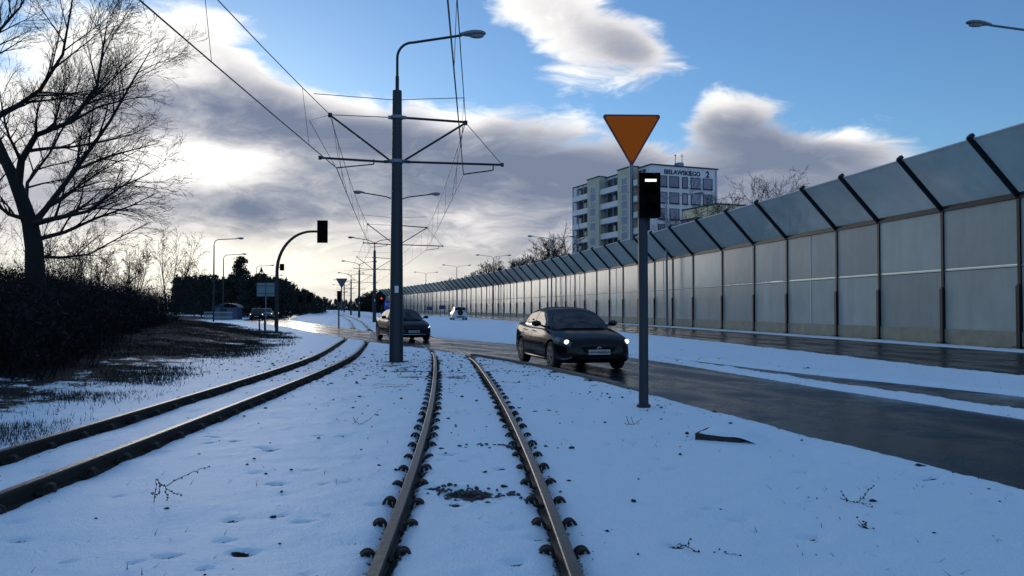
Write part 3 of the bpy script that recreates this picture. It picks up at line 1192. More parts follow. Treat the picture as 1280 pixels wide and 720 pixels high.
def arm_curve(x0, z0, rise, reach, r=0.45, side=1, tilt=0.10, n=7):
    """vertical stem from z0 bending into an arm that runs sideways"""
    pts = [Vector((x0, 0, z0)), Vector((x0, 0, z0 + rise - r))]
    for k in range(1, n + 1):
        q = PI / 2 * k / n
        pts.append(Vector((x0 + side * r * (1 - math.cos(q)), 0, z0 + rise - r + r * math.sin(q))))
    pts.append(Vector((x0 + side * reach, 0, z0 + rise + (reach - r) * tilt)))
    return pts


def luminaire(parent, p, side, ln=0.75, name='lamp_head'):
    mb = MB()
    P = []
    for i, (t, w, h) in enumerate(((0, .05, .05), (.12, .075, .07), (.3, .13, .10), (.55, .17, .115), (.8, .15, .10), (.95, .09, .06), (1.0, .03, .02))):
        row = []
        for k in range(10):
            q = 2 * PI * k / 10
            zz = math.sin(q)
            row.append(p + Vector((side * (t * ln - .06), math.cos(q) * w, (zz * h if zz > 0 else zz * h * .45) + .02 + .06 * t * ln)))
        P.append(row)
    mb.grid(P, 0, True)
    o = mb.build(name, M['lamphead'], parent, smooth=True, angle=60)
    g = MB()
    g.blob(p + Vector((side * ln * .55, 0, .0)), (ln * .30, .12, .07), 1, 10, 6, 0)
    g.build('lamp_glass', M['lampglass'], o, smooth=True)
    return o


def catenary_pole(loc, rz, label, first=False, arms=(1,), group=None, prev=None):
    t = thing('catenary_pole', loc, label, 'tram catenary pole', group, rz)
    mb = MB()
    mb.lathe([(.195, -.3), (.19, 0), (.165, 3.0), (.125, 7.35), (.10, 7.36)], 16)
    mb.build('mast', M['steel'], t, smooth=True, angle=40)
    mb = MB()
    mb.box((.02, -.187, 1.95 + (0 if first else .3)), (.05, .012, .09))
    mb.build('number_plate', M['frame'], t)
    # collars
    for z, r in ((6.62, .16), (5.42, .175)):
        mb = MB()
        mb.lathe([(r, z - .05), (r + .02, z - .03), (r + .02, z + .03), (r, z + .05)], 14)
        for s in (-1, 1):
            mb.box((s * (r + .03), 0, z), (.05, .03, .045))
        mb.build('collar', M['galv'], t)
    RX, LX = 1.86, -1.80
    mb = MB()
    # upper tie bars, diagonals and horizontal brackets
    mb.tube([(.12, 0, 6.62), (RX, 0, 6.52)], .034, 6)
    mb.build('upper_bar', M['darkmetal'], t)
    mb = MB()
    mb.tube([(-.12, 0, 6.62), (LX, 0, 6.67)], .012, 5)
    mb.tube([(LX - .45, .05, 7.25), (-.1, 0, 7.10), (RX - .03, .05, 7.20)], .010, 5)
    mb.build('span_wire', M['darkmetal'], t)
    for sx, ex, ez in ((1, RX, 6.50), (-1, LX, 6.66)):
        mb = MB()
        mb.tube([(sx * .15, 0, 5.42), (ex, 0, ez)], .030, 6)
        mb.box((ex, 0, ez), (.05, .03, .06))
        mb.build('diagonal_strut', M['darkmetal'], t)
    for sx, ex, ez in ((1, 2.86, 5.36), (-1, -2.06, 5.50)):
        mb = MB()
        mb.tube([(sx * .17, 0, 5.42), (sx * .35, 0, 5.41)], .045, 6)
        mb.tube([(sx * .35, 0, 5.41), (ex, 0, ez)], .033, 6)
        mb.box((ex, 0, ez), (.04, .03, .05))
        # registration arm
        a = ex - .25 if sx > 0 else -.62
        b = 1.80 if sx > 0 else -1.62
        mb.tube([(a, 0, ez - .03), (a, 0, ez - .14), (a - .05 * sx if sx > 0 else a, 0, ez - .16), (b, 0, ez - .27)], .018, 5)
        mb.build('bracket_arm', M['darkmetal'], t)
    mb = MB()
    mb.tube([(RX, 0, 6.50), (2.82, 0, 5.40)], .009, 4)
    mb.build('stay_wire', M['darkmetal'], t)
    # lamp arms
    if first:
        mb = MB()
        mb.tube([(0, 0, 7.3), (0, 0, 7.75)], .05, 8)
        mb.tube(arm_curve(0, 7.6, 1.08, 1.75, .42, 1, .17), .036, 8)
        ar = mb.build('lamp_arm', M['darkmetal'], t, smooth=True, angle=50)
        luminaire(t, Vector((1.75, 0, 8.90)), 1, .72)
    else:
        mb = MB()
        mb.tube([(0, 0, 7.3), (0, 0, 8.25)], .055, 8)
        for s in (-1, 1):
            mb.tube([(0, 0, 8.0), (s * .3, 0, 8.28), (s * .7, 0, 8.42), (s * 2.1, 0, 8.62)], .04, 6)
        mb.build('lamp_arm', M['darkmetal'], t, smooth=True, angle=50)
        for s in (-1, 1):
            luminaire(t, Vector((s * 2.05, 0, 8.60)), s, .72)
    return t


def track_heading(y):
    return math.atan(-(float(TRACK_R(y + 1)) - float(TRACK_R(y - 1))) / 2)


pole_spots = [(-3.12, 21.6), (-7.2, 50), (-14.1, 82), (-23.5, 123), (-33.0, 164), (-43.0, 205), (-52.5, 246)]
catenary_pole((-3.12, 21.6, 0), 0.06, 'nearest dark catenary pole with a single lamp arm bent over to the right', first=True)
ords = ['second catenary pole, mostly hidden behind the nearest pole, its double lamp showing left of it',
        'third catenary pole along the tracks, thick post with double lamp left of the near pole',
        'fourth catenary pole along the tracks, next after the thick one left of the near pole',
        'fifth catenary pole along the tracks, beyond the back of the triangular sign',
        'sixth catenary pole along the tracks, tiny against the pale horizon',
        'farthest catenary pole along the tracks, a hairline at the dark trees']
pp = None
for (x, y), lb in zip(pole_spots[1:], ords):
    rz = track_heading(y)
    if pp is None:
        pp = catenary_pole((x, y, 0), rz, lb, group='catenary poles with double lamps between the tracks')
    else:
        pp2 = copy_tree(pp)
        pp2.location = (x, y, 0)
        pp2.rotation_euler = (0, 0, rz)
        tag(pp2, lb)


# ------------------------------------------------------------------ overhead wires
def overhead(T, label, side):
    spots = [(-3.1, -10.0)] + pole_spots
    mess, cont = [], []
    for i, (px, py) in enumerate(spots):
        if i == 0:
            x = float(T(py))
            mess.append(Vector((x, py, 6.6)))
            cont.append(Vector((x, py, 5.35)))
            continue
        rz = 0.06 if i == 1 else track_heading(py)
        lx = {1: (1.86, 6.52, 1.80, 5.10), -1: (-1.80, 6.67, -1.62, 5.23)}[side]
        c, s = math.cos(rz), math.sin(rz)
        mess.append(Vector((px + lx[0] * c, py + lx[0] * s, lx[1])))
        cont.append(Vector((px + lx[2] * c, py + lx[2] * s, lx[3])))
    t = thing('overhead_wire', (mess[1].x, mess[1].y, 0), label, 'overhead wire')
    m_, c_ = MB(), MB()
    n = 10
    mp, cp = [], []
    for i in range(len(mess) - 1):
        sag = 0.35
        for k in range(n):
            f = k / n
            q = mess[i].lerp(mess[i + 1], f)
            q.z -= 4 * sag * f * (1 - f)
            mp.append(q)
            q2 = cont[i].lerp(cont[i + 1], f)
            q2.z -= 0.10 * 4 * f * (1 - f)
            cp.append(q2)
            if k in (1, 3, 5, 7, 9) and i < 5:
                d_ = MB()
                d_.tube([q, q2], .005, 4)
                d_.build('dropper', M['darkmetal'], t, world=True)
    mp.append(mess[-1])
    cp.append(cont[-1])
    m_.tube(mp, .0105, 5)
    c_.tube(cp, .0125, 5)
    # clamps
    for i in (0, 1, 2):
        q = mess[i].lerp(mess[i + 1], .78)
        m_.box(cp[0].lerp(cp[1], .5), (.012, .05, .02))
    m_.build('messenger_wire', M['darkmetal'], t, world=True)
    c_.build('contact_wire', M['darkmetal'], t, world=True)
    # bridle from the messenger to the contact wire at the near pole
    b = MB()
    A, B = mess[1], cont[1]
    b.tube([A + Vector((-.05 * side, 0, 0)), A.lerp(mess[2], .10) + Vector((0, 0, -.55)), B.lerp(cont[2], .16)], .006, 4)
    b.tube([A, A.lerp(mess[0], .06) + Vector((-.12, 0, -.6)), B + Vector((0, -.1, 0))], .007, 4)
    b.build('bridle', M['darkmetal'], t, world=True)


overhead(TRACK_R, 'overhead wire above the right track, steep lines by the tip of the near lamp', 1)
overhead(TRACK_L, 'overhead wire above the left track, slanting down from the upper left sky', -1)


# ------------------------------------------------------------------ street lamps
def street_lamp(loc, label, H=8.7, reach=2.1, double=False, group=None, rz=0.0, side=1, mtl='steel'):
    t = thing('street_lamp', loc, label, 'street lamp', group, rz)
    if double:
        mb = MB()
        mb.lathe([(.12, -.2), (.11, 0), (.09, H * .5), (.06, H - .55), (.04, H - .5)], 10)
        mb.build('post', M[mtl], t, smooth=True, angle=40)
        mb = MB()
        for s in (-1, 1):
            mb.tube([(0, 0, H - .7), (s * .12, 0, H - .38), (s * .45, 0, H - .22), (s * reach, 0, H - .02)], .038, 6)
        mb.build('lamp_arm', M[mtl], t, smooth=True, angle=50)
        for s in (-1, 1):
            luminaire(t, Vector((s * reach, 0, H - .03)), s, .85)
    else:
        mb = MB()
        mb.lathe([(.11, -.2), (.10, 0), (.085, H * .5), (.06, H - .7)], 10)
        mb.build('post', M[mtl], t, smooth=True, angle=40)
        mb = MB()
        mb.tube(arm_curve(0, H - 1.2, 1.1, reach, .55, side, .06), .045, 7)
        mb.build('lamp_arm', M[mtl], t, smooth=True, angle=50)
        luminaire(t, Vector((side * reach, 0, H - .1 + (reach - .55) * .06)), side, .8)
    return t


G_R = 'double street lamps standing in front of the noise barrier'
labs = ['nearest double street lamp, only one lamp head reaching in at the top right',
        'slim double street lamp whose lamps show against the apartment block end wall',
        'double street lamp left of the apartment block, rising over the noise barrier canopy',
        'double street lamp above the bushes, third of those showing left of the apartment block',
        'small far double street lamp over the low end of the noise barrier canopy',
        'smallest far double street lamp beside the vanishing noise barrier']
proto = None
for y, lb in zip((26.0, 64.0, 103.0, 139.5, 172.0, 206.0), labs):
    p, T, Nn = wall_frame(y)
    q = p + Nn * .62
    rz = math.atan2(T.y, T.x) - PI / 2
    if proto is None:
        proto = street_lamp(q, lb, 10.65, 2.35, True, G_R, rz * 0.6, mtl='galv')
    else:
        c = copy_tree(proto)
        c.location = q
        c.rotation_euler = (0, 0, rz * .6)
        tag(c, lb)
G_L = 'street lamps along the left roadway'
labs = ['nearest single-arm street lamp on the left, standing before the dark wood', 'second street lamp on the left, just left of the lone tall pine',
        'third street lamp on the left, close behind the curved signal mast', 'small street lamp beyond the curved signal mast', 'tiny farthest street lamp on the left, over the queue of cars']
proto = None
for (px, y), lb in zip(((267, 85), (279, 110), (320, 139), (336, 181), (352, 225)), labs):
    q = Vector(((px - 640) / 1000 * y, y, 0))
    if proto is None:
        proto = street_lamp(q, lb, 8.85, 2.3, False, G_L, 0.2, mtl='steel')
    else:
        c = copy_tree(proto)
        c.location = q
        tag(c, lb)

# ------------------------------------------------------------------ signals and signs
M['sign_yellow'] = mat('yellow_sign_sheet', (0.86, 0.125, 0.003), 0.5, 0, 0.06, 3, spec=0.12)
M['sign_red'] = mat('dark_red_sign_border', (0.16, 0.012, 0.012), 0.45)
M['signback'] = mat('grey_sign_back', (0.10, 0.11, 0.13), 0.55, 0.3, 0.2, 3)
M['black'] = mat('black_signal_plastic', (0.002, 0.002, 0.0025), 0.7, spec=0.05)
M['lit_bar'] = mat('lit_white_bar', (0.9, 0.9, 0.9), 0.4, emit=(1.0, 0.96, 0.92), estr=1.3)
M['lit_red'] = mat('lit_red_lamp', (0.4, 0.02, 0.02), 0.4, emit=(1.0, 0.04, 0.08), estr=1.2)
M['lens_dark'] = mat('dark_signal_lens', (0.002, 0.002, 0.002), 0.5, spec=0.03)


def rounded_tri(w, h, r, flip=True, n=6):
    """downward pointing triangle with rounded corners, local x,z; tip at z=0"""
    V = [Vector((-w / 2, 0, h)), Vector((w / 2, 0, h)), Vector((0, 0, 0))]
    out = []
    for i in range(3):
        p, a, b = V[i], V[i - 1], V[(i + 1) % 3]
        da, db = (a - p).normalized(), (b - p).normalized()
        half = da.angle(db) / 2
        cdir = (da + db).normalized()
        c = p + cdir * (r / math.sin(half))
        t0, t1 = p + da * (r / math.tan(half)) - c, p + db * (r / math.tan(half)) - c
        for k in range(n + 1):
            v = t0.lerp(t1, k / n).normalized() * r
            out.append(c + v)
    return out


def yield_sign(loc, label, w, zt, post_r, front=True, rz=0.0, post_z0=0.0, dz=None):
    t = thing('yield_sign', loc, label, 'yield sign', None, rz)
    h = w * .866
    s = -1 if front else 1
    tri = [p + Vector((0, 0, zt - h)) for p in rounded_tri(w, h, .035)]
    mb = MB()
    mb.prism([p + Vector((0, 0, 0)) for p in tri], (0, .018, 0))
    # folded rim behind
    for i in range(len(tri)):
        pass
    pl = mb.build('sign_plate', M['sign_red'] if front else M['signback'], t)
    if front:
        c = sum(tri, Vector()) / len(tri)
        tri2 = [p + Vector((0, 0, zt - h)) for p in rounded_tri(w, h, .035)]
        k = 0.895
        cc = Vector((0, 0, zt - h + h * 2 / 3))
        tri2 = [cc + (p - cc) * k for p in tri2]
        mb = MB()
        mb.prism([p + Vector((0, -.004, 0)) for p in tri2], (0, .003, 0))
        mb.build('sign_face', M['sign_yellow'], pl)
    mb = MB()
    mb.tube([(0, .05, post_z0), (0, .05, zt - .15)], post_r, 10)
    mb.build('post', M['galv'], t, smooth=True, angle=50)
    mb = MB()
    for z in (zt - h * .45, zt - .16):
        mb.box((0, .045, z), (.06, .03, .02))
    mb.build('clamp', M['galv'], t)
    return t


def tram_signal_near():
    x, y = (804 - 640) / 1000 * 11.75, 11.75
    t = thing('tram_signal', (x, y, 0), 'black tram signal with one lit white horizontal bar, on a thick grey-blue post', 'tram signal')
    mb = MB()
    mb.lathe([(.085, -.3), (.075, 0), (.072, .1), (.070, 2.9), (.055, 2.92)], 18)
    mb.build('post', M['steel'], t, smooth=True, angle=40)
    mb = MB()
    mb.lathe([(.105, -.05), (.105, .03), (.08, .05)], 18)
    mb.build('post_foot', M['darkmetal'], t)
    hx = .085
    z0, z1 = 2.78, 3.425
    # housing with bevelled corners
    mb = MB()
    hw, hd = .155, .13
    for (a, b) in ((z0, z0 + .205), (z0 + .215, z0 + .42), (z0 + .43, z1)):
        poly = [(hx - hw, -.12, a), (hx + hw, -.12, a), (hx + hw, .06, a), (hx + hw * .7, hd, a), (hx - hw * .7, hd, a), (hx - hw, .06, a)]
        mb.prism(poly, (0, 0, b - a))
    hd_ = mb.build('signal_head', M['black'], t)
    for k in range(3):
        zc = z0 + .105 + .2125 * k
        v = MB()
        P = []
        for i in range(9):
            q = PI * i / 8
            P.append([Vector((hx + math.cos(q) * .10, -.12, zc + math.sin(q) * .095)), Vector((hx + math.cos(q) * .10, -.12 - (.06 + .12 * math.sin(q)), zc + math.sin(q) * .085))])
        v.grid(P)
        v.build('visor', M['black'], hd_)
        l = MB()
        l.lathe([(.092, -.118), (.092, -.123), (.05, -.130)], 18, 'y', (hx, 0, zc))
        l.build('lens', M['lens_dark'], hd_)
    zc = z0 + .105 + .2125 * 2
    l = MB()
    l.box((hx + .01, -.139, zc + .0), (.082, .006, .018))
    l.build('lit_bar', M['lit_bar'], hd_)
    b = MB()
    b.box((.03, .0, 2.85), (.07, .05, .03))
    b.tube([(.085, .05, 2.6), (.085, .05, 2.8)], .03, 8)
    b.build('bracket', M['darkmetal'], t)
    return x, y


sx_, sy_ = tram_signal_near()
yield_sign((sx_ - .155, sy_ + .03, 0), 'yellow triangular yield sign with dark red border, clamped above the tram signal', .90, 4.315, .030, True, 0.03, 2.45)
bk = MB()


def small_signal(parent, c, h=1.0, w=.36, lit=None, n=3, back=True):
    """three-lamp head, lenses toward -Y"""
    mb = MB()
    mb.box(c, (w * .40, .10, h / 2))
    if back:
        mb.box(c + Vector((0, .11, 0)), (w * .5 + .07, .012, h / 2 + .07))
    hd = mb.build('signal_head', M['black'], parent)
    for k in range(n):
        zc = c.z + h / 2 - h / n * (k + .5)
        l = MB()
        l.lathe([(w * .30, -.10), (w * .30, -.112), (w * .15, -.118)], 12, 'y', (c.x, c.y, zc))
        l.build('lens', M['lit_red'] if lit == k else M['lens_dark'], hd)
        v = MB()
        P = []
        for i in range(7):
            q = PI * i / 6
            P.append([Vector((c.x + math.cos(q) * w * .32, c.y - .10, zc + math.sin(q) * w * .32)), Vector((c.x + math.cos(q) * w * .32, c.y - .14 - .1 * math.sin(q), zc + math.sin(q) * w * .30))])
        v.grid(P)
        v.build('visor', M['black'], hd)
    return hd


def curved_mast_signal(loc, label, H, reach, hh=1.22, ww=.50, side=1, rz=0.0, rad=.085, extra=True, lit=None, cat='traffic signal'):
    t = thing('traffic_signal', loc, label, cat, None, rz)
    pts = [Vector((0, 0, -.2)), Vector((0, 0, H * .45))]
    for k in range(0, 13):
        q = PI / 2 * k / 12
        pts.append(Vector((side * reach * .92 * (1 - math.cos(q)), 0, H * .60 + H * .40 * math.sin(q))))
    pts.append(Vector((side * reach * 1.12, 0, H)))
    mb = MB()
    n = len(pts)
    mb.tube(pts, [rad * (1.25 - .45 * i / (n - 1)) for i in range(n)], 9)
    mb.build('mast', M['darkmetal'], t, smooth=True, angle=50)
    small_signal(t, Vector((side * (reach * 1.12 + ww * .35), -.02, H)), hh, ww, lit)
    if extra:
        b = MB()
        b.box((.30, 0, 3.85), (.11, .10, .20))
        b.box((.14, 0, 3.85), (.10, .025, .03))
        b.build('loudspeaker', M['black'], t)
        b = MB()
        b.box((0, -.11, .55), (.09, .03, .3))
        b.build('service_hatch', M['darkmetal'], t)
    return t


cy = 48.0
curved_mast_signal(((346 - 640) / 1000 * cy, cy, 0.05), 'dark traffic signal hanging from a tall curved mast at the end of the grassy bank', 6.0, 2.25)
# far signals over the left road and by the far crossing
for (px, py, Y, side, lb, hz) in ((404, 374, 190, -1, 'small far traffic signal on a curved arm left of the farthest catenary poles', 3.6),):
    H = 1.45 + (385 - py) / 1000 * Y + .8
    curved_mast_signal(((px - 640) / 1000 * Y, Y, 0), lb, H, 2.4, 1.5, .8, side, extra=False, rad=.10)
for px, py, Y, lb in ((375, 374, 170, 'left one of two small far traffic signals against the pale sky'), (386, 374, 172, 'right one of two small far traffic signals against the pale sky')):
    x = (px - 640) / 1000 * Y
    z = 1.45 + (385 - py) / 1000 * Y
    t = thing('traffic_signal', (x, Y, 0), lb, 'traffic signal', 'pair of far traffic signals')
    mb = MB()
    mb.tube([(0, .2, -.2), (0, .2, z + .5)], .07, 8)
    mb.build('post', M['darkmetal'], t)
    small_signal(t, Vector((0, 0, z)), 1.3, .75)
# red signal beyond the dark car
Y = 120
x, z = (477 - 640) / 1000 * Y, 1.45 + (385 - 373) / 1000 * Y
t = thing('traffic_signal', (x, Y, 0), 'far traffic signal showing a red light before the dark wood', 'traffic signal')
mb = MB()
mb.tube([(0, .2, -.2), (0, .2, z + .4)], .06, 8)
mb.build('post', M['darkmetal'], t)
small_signal(t, Vector((0, 0, z - .33)), 1.0, .45, 0)
# back of a triangular sign with a signal under it
Y = 62.0
x = (424 - 640) / 1000 * Y
yield_sign(((427 - 640) / 1000 * Y, Y, 0), 'back of a triangular sign pointing down, beyond the road crossing', .92, 1.45 + (385 - 348) / 1000 * Y, .035, False, 0.15, 1.2)
t = thing('tram_signal', (x, Y - .1, 0), 'narrow dark tram signal on a post under the back of the triangular sign', 'tram signal')
mb = MB()
mb.tube([(0, 0, -.2), (0, 0, 2.0)], .06, 8)
mb.build('post', M['steel'], t)
small_signal(t, Vector((0, 0, 2.35)), .85, .32, back=False)
# pale rectangular sign seen from behind near the curved mast
Y = 52.0
x = (332 - 640) / 1000 * Y
t = thing('road_sign', (x, Y, 0), 'pale blank back of a rectangular road sign beside the curved mast', 'road sign')
mb = MB()
z = 1.45 + (385 - 362) / 1000 * Y
mb.box((0, 0, z), (.57, .015, .44))
pl = mb.build('sign_plate', mat('pale_sign_back', (0.17, 0.24, 0.27), 0.5, 0.0, 0.15, 2), t)
mb = MB()
for dz in (-.25, .25):
    mb.box((0, -.03, z + dz), (.55, .015, .02))
mb.box((0, -.03, z), (.02, .02, .43))
mb.build('stiffener', M['signback'], pl)
mb = MB()
mb.tube([(0, .06, -.2), (0, .06, z)], .035, 8)
mb.build('post', M['galv'], t)
# two thin marker posts
for px, lb in ((324.5, 'left one of two short dark posts by the left road'), (331, 'right one of two short dark posts by the left road')):
    Y = 46.0
    x = (px - 640) / 1000 * Y
    z = float(ground_height(np.array(x), np.array(Y)))
    t = thing('marker_post', (x, Y, z), lb, 'post', 'short posts beside the left road')
    mb = MB()
    mb.lathe([(.045, -.2), (.045, .78), (.03, .82)], 10)
    mb.build('post', M['darkmetal'], t, smooth=True, angle=40)
    mb = MB()
    mb.lathe([(.047, .55), (.047, .68)], 10)
    mb.build('band', M['signback'], t)
# dark direction signs before the noise barrier
M['sign_navy'] = mat('navy_sign_sheet', (0.02, 0.03, 0.08), 0.5)
M['sign_blue'] = mat('blue_sign_sheet', (0.015, 0.05, 0.28), 0.5)
for px, py, Y, w, h, lb in ((537, 386, 140, 1.0, .75, 'lower dark rectangular sign before the far noise barrier'), (553, 384.5, 132, 1.1, .72, 'dark rectangular sign left of the white off-road car, before the noise barrier')):
    x, z = (px - 640) / 1000 * Y, 1.45 + (385 - py) / 1000 * Y
    t = thing('road_sign', (x, Y, 0), lb, 'road sign')
    mb = MB()
    mb.box((0, 0, z), (w / 2, .02, h / 2))
    pl = mb.build('sign_plate', M['sign_navy'], t)
    mb = MB()
    mb.box((0, -.024, z - h / 2 + .05), (w / 2 - .06, .004, .03))
    mb.build('sign_stripe', M['frame'], pl)
    mb = MB()
    for s in (-.3, .3):
        mb.tube([(s, .05, -.2), (s, .05, z)], .03, 6)
    mb.build('post', M['galv'], t)
Y = 112
x, z = (485 - 640) / 1000 * Y, 1.45 + (385 - 381) / 1000 * Y
t = thing('road_sign', (x, Y, 0), 'blue direction sign with white marks left of the near pole', 'road sign')
mb = MB()
mb.box((0, 0, z), (.55, .02, .6))
pl = mb.build('sign_plate', M['sign_blue'], t)
mb = MB()
mb.box((-.28, -.024, z + .05), (.04, .004, .22))
mb.box((.12, -.024, z + .12), (.24, .004, .035))
mb.box((.16, -.024, z - .15), (.20, .004, .035))
mb.build('sign_mark', M['frame'], pl)
mb = MB()
mb.tube([(0, .05, -.2), (0, .05, z)], .04, 6)
mb.build('post', M['galv'], t)


# ------------------------------------------------------------------ cars
def gloss_mat(name, color, refl, rough):
    """dark lacquer under a thin winter road film: a mirror-like reflection damped at grazing angles"""
    m = bpy.data.materials.new(name)
    m.use_nodes = True
    t = m.node_tree
    t.nodes.clear()
    N = Nodes(t)
    out = N.new('ShaderNodeOutputMaterial')
    di = N.new('ShaderNodeBsdfDiffuse')
    di.inputs['Color'].default_value = (*color, 1)
    gl = N.new('ShaderNodeBsdfGlossy')
    gl.inputs['Roughness'].default_value = rough
    fr = N.new('ShaderNodeFresnel')
    fr.inputs['IOR'].default_value = 1.5
    mx = N.new('ShaderNodeMixShader')
    N.put(mx.inputs[0], N.m('MINIMUM', N.m('MULTIPLY', fr.outputs[0], refl), 0.10))
    N.l.new(di.outputs[0], mx.inputs[1])
    N.l.new(gl.outputs[0], mx.inputs[2])
    N.l.new(mx.outputs[0], out.inputs['Surface'])
    return m


M['paint_black'] = gloss_mat('black_car_paint', (0.005, 0.006, 0.009), 0.55, 0.10)
M['paint_navy'] = gloss_mat('dark_navy_car_paint', (0.006, 0.008, 0.014), 0.55, 0.10)
M['paint_silver'] = mat('silver_car_paint', (0.55, 0.56, 0.58), 0.3, 0.3, spec=0.5, coat=0.5)
M['paint_grey'] = mat('grey_car_paint', (0.06, 0.065, 0.075), 0.3, 0.2, spec=0.5, coat=0.5)
M['carglass'] = gloss_mat('tinted_car_glass', (0.003, 0.004, 0.006), 0.9, 0.03)
M['tyre'] = mat('tyre_rubber', (0.012, 0.012, 0.012), 0.85, 0, 0.2, 20)
M['rim'] = mat('alloy_rim', (0.10, 0.105, 0.11), 0.4, 0.6)
M['chrome'] = mat('chrome_trim', (0.45, 0.46, 0.48), 0.18, 1.0)
M['trim'] = mat('black_car_trim', (0.004, 0.004, 0.005), 0.6, spec=0.1)
M['lampcluster'] = mat('headlamp_cover', (0.05, 0.055, 0.065), 0.08, 0.3, spec=0.8)
M['beam'] = mat('lit_headlamp', (0.9, 0.9, 0.9), 0.3, emit=(1.0, 0.97, 0.93), estr=3.0)
M['drl'] = mat('lit_running_lamp', (0.9, 0.9, 0.9), 0.3, emit=(0.85, 0.93, 1.0), estr=2.2)
M['tail'] = mat('tail_lamp', (0.20, 0.012, 0.012), 0.2)
M['plate'] = mat('number_plate_white', (0.42, 0.43, 0.44), 0.5)
M['plate_text'] = mat('number_plate_ink', (0.02, 0.02, 0.02), 0.5)


def cinterp(pts, t):
    """smooth monotone-ish interpolation through control points"""
    xs = [p[0] for p in pts]
    ys = [p[1] for p in pts]
    if t <= xs[0]:
        return ys[0]
    if t >= xs[-1]:
        return ys[-1]
    i = max(k for k in range(len(xs) - 1) if xs[k] <= t)

    def slope(k):
        if k == 0:
            return (ys[1] - ys[0]) / (xs[1] - xs[0])
        if k == len(xs) - 1:
            return (ys[-1] - ys[-2]) / (xs[-1] - xs[-2])
        a, b = (ys[k] - ys[k - 1]) / (xs[k] - xs[k - 1]), (ys[k + 1] - ys[k]) / (xs[k + 1] - xs[k])
        return 0 if a * b <= 0 else 2 * a * b / (a + b)
    h = xs[i + 1] - xs[i]
    s = (t - xs[i]) / h
    m0, m1 = slope(i) * h, slope(i + 1) * h
    return (2 * s ** 3 - 3 * s ** 2 + 1) * ys[i] + (s ** 3 - 2 * s ** 2 + s) * m0 + (-2 * s ** 3 + 3 * s ** 2) * ys[i + 1] + (s ** 3 - s ** 2) * m1


def spline_ring(ctrl, n):
    """n points along a rounded control polyline, evenly by control index"""
    out = []
    m = len(ctrl) - 1
    for k in range(n):
        u = k / (n - 1) * m
        i = min(int(u), m - 1)
        f = u - i
        p0 = ctrl[max(i - 1, 0)]
        p1, p2 = ctrl[i], ctrl[i + 1]
        p3 = ctrl[min(i + 2, m)]
        q = []
        for c in (0, 1):
            cr = 0.5 * (2 * p1[c] + (p2[c] - p0[c]) * f + (2 * p0[c] - 5 * p1[c] + 4 * p2[c] - p3[c]) * f * f + (3 * p1[c] - p0[c] - 3 * p2[c] + p3[c]) * f ** 3)
            lin = p1[c] * (1 - f) + p2[c] * f
            q.append(0.75 * cr + 0.25 * lin)
        out.append(q)
    return out


SEDAN = dict(L=4.65, WB=(0.92, 3.62), R=.335,
             ztop=[(0, .60), (.05, .69), (.2, .775), (.6, .86), (1.25, .965), (1.6, 1.0), (3.0, 1.02), (3.9, 1.07), (4.35, 1.09), (4.57, 1.05), (4.65, .96)],
             w=[(0, .60), (.08, .72), (.28, .83), (.7, .895), (1.2, .91), (3.6, .91), (4.2, .875), (4.5, .80), (4.65, .68)],
             zb=[(0, .30), (.1, .22), (.5, .18), (4.1, .2), (4.5, .27), (4.65, .38)],
             roof=[(1.12, .945), (1.5, 1.15), (2.0, 1.385), (2.35, 1.455), (2.8, 1.475), (3.3, 1.42), (3.75, 1.29), (4.2, 1.10)],
             belt=[(1.12, .64), (1.35, .745), (1.7, .80), (3.4, .79), (4.0, .68), (4.2, .60)], tumble=.23,
             side=(1.52, 3.72), pillars=(2.62,), ws=(1.17, 2.02), rw=(3.55, 4.15), wb_hatch=False)
SUV = dict(L=4.3, WB=(0.85, 3.45), R=.35,
           ztop=[(0, .66), (.05, .78), (.2, .90), (.6, .98), (1.1, 1.05), (1.6, 1.07), (3.6, 1.10), (4.15, 1.10), (4.3, 1.02)],
           w=[(0, .66), (.08, .76), (.28, .84), (.7, .89), (3.8, .89), (4.15, .84), (4.3, .76)],
           zb=[(0, .36), (.1, .28), (.5, .24), (3.9, .25), (4.2, .32), (4.3, .42)],
           roof=[(1.02, 1.04), (1.4, 1.32), (1.75, 1.55), (2.1, 1.63), (3.0, 1.66), (3.75, 1.62), (4.0, 1.48), (4.24, 1.12)],
           belt=[(1.02, .66), (1.3, .76), (1.6, .80), (3.7, .79), (4.24, .74)], tumble=.17,
           side=(1.4, 3.72), pillars=(2.3, 3.1), ws=(1.07, 1.75), rw=(3.82, 4.18), wb_hatch=True)
HATCH = dict(L=4.05, WB=(0.82, 3.35), R=.31,
             ztop=[(0, .60), (.05, .70), (.2, .80), (.6, .89), (1.05, .97), (1.5, .99), (3.4, 1.03), (3.9, 1.02), (4.05, .92)],
             w=[(0, .60), (.08, .71), (.28, .80), (.7, .855), (3.5, .86), (3.9, .80), (4.05, .70)],
             zb=[(0, .30), (.1, .22), (.5, .19), (3.6, .2), (3.95, .27), (4.05, .38)],
             roof=[(.95, .955), (1.35, 1.2), (1.8, 1.42), (2.2, 1.49), (2.8, 1.5), (3.4, 1.43), (3.75, 1.27), (3.98, 1.03)],
             belt=[(.95, .64), (1.2, .735), (1.5, .77), (3.4, .77), (3.98, .68)], tumble=.19,
             side=(1.32, 3.55), pillars=(2.3,), ws=(1.0, 1.82), rw=(3.48, 3.93), wb_hatch=True)


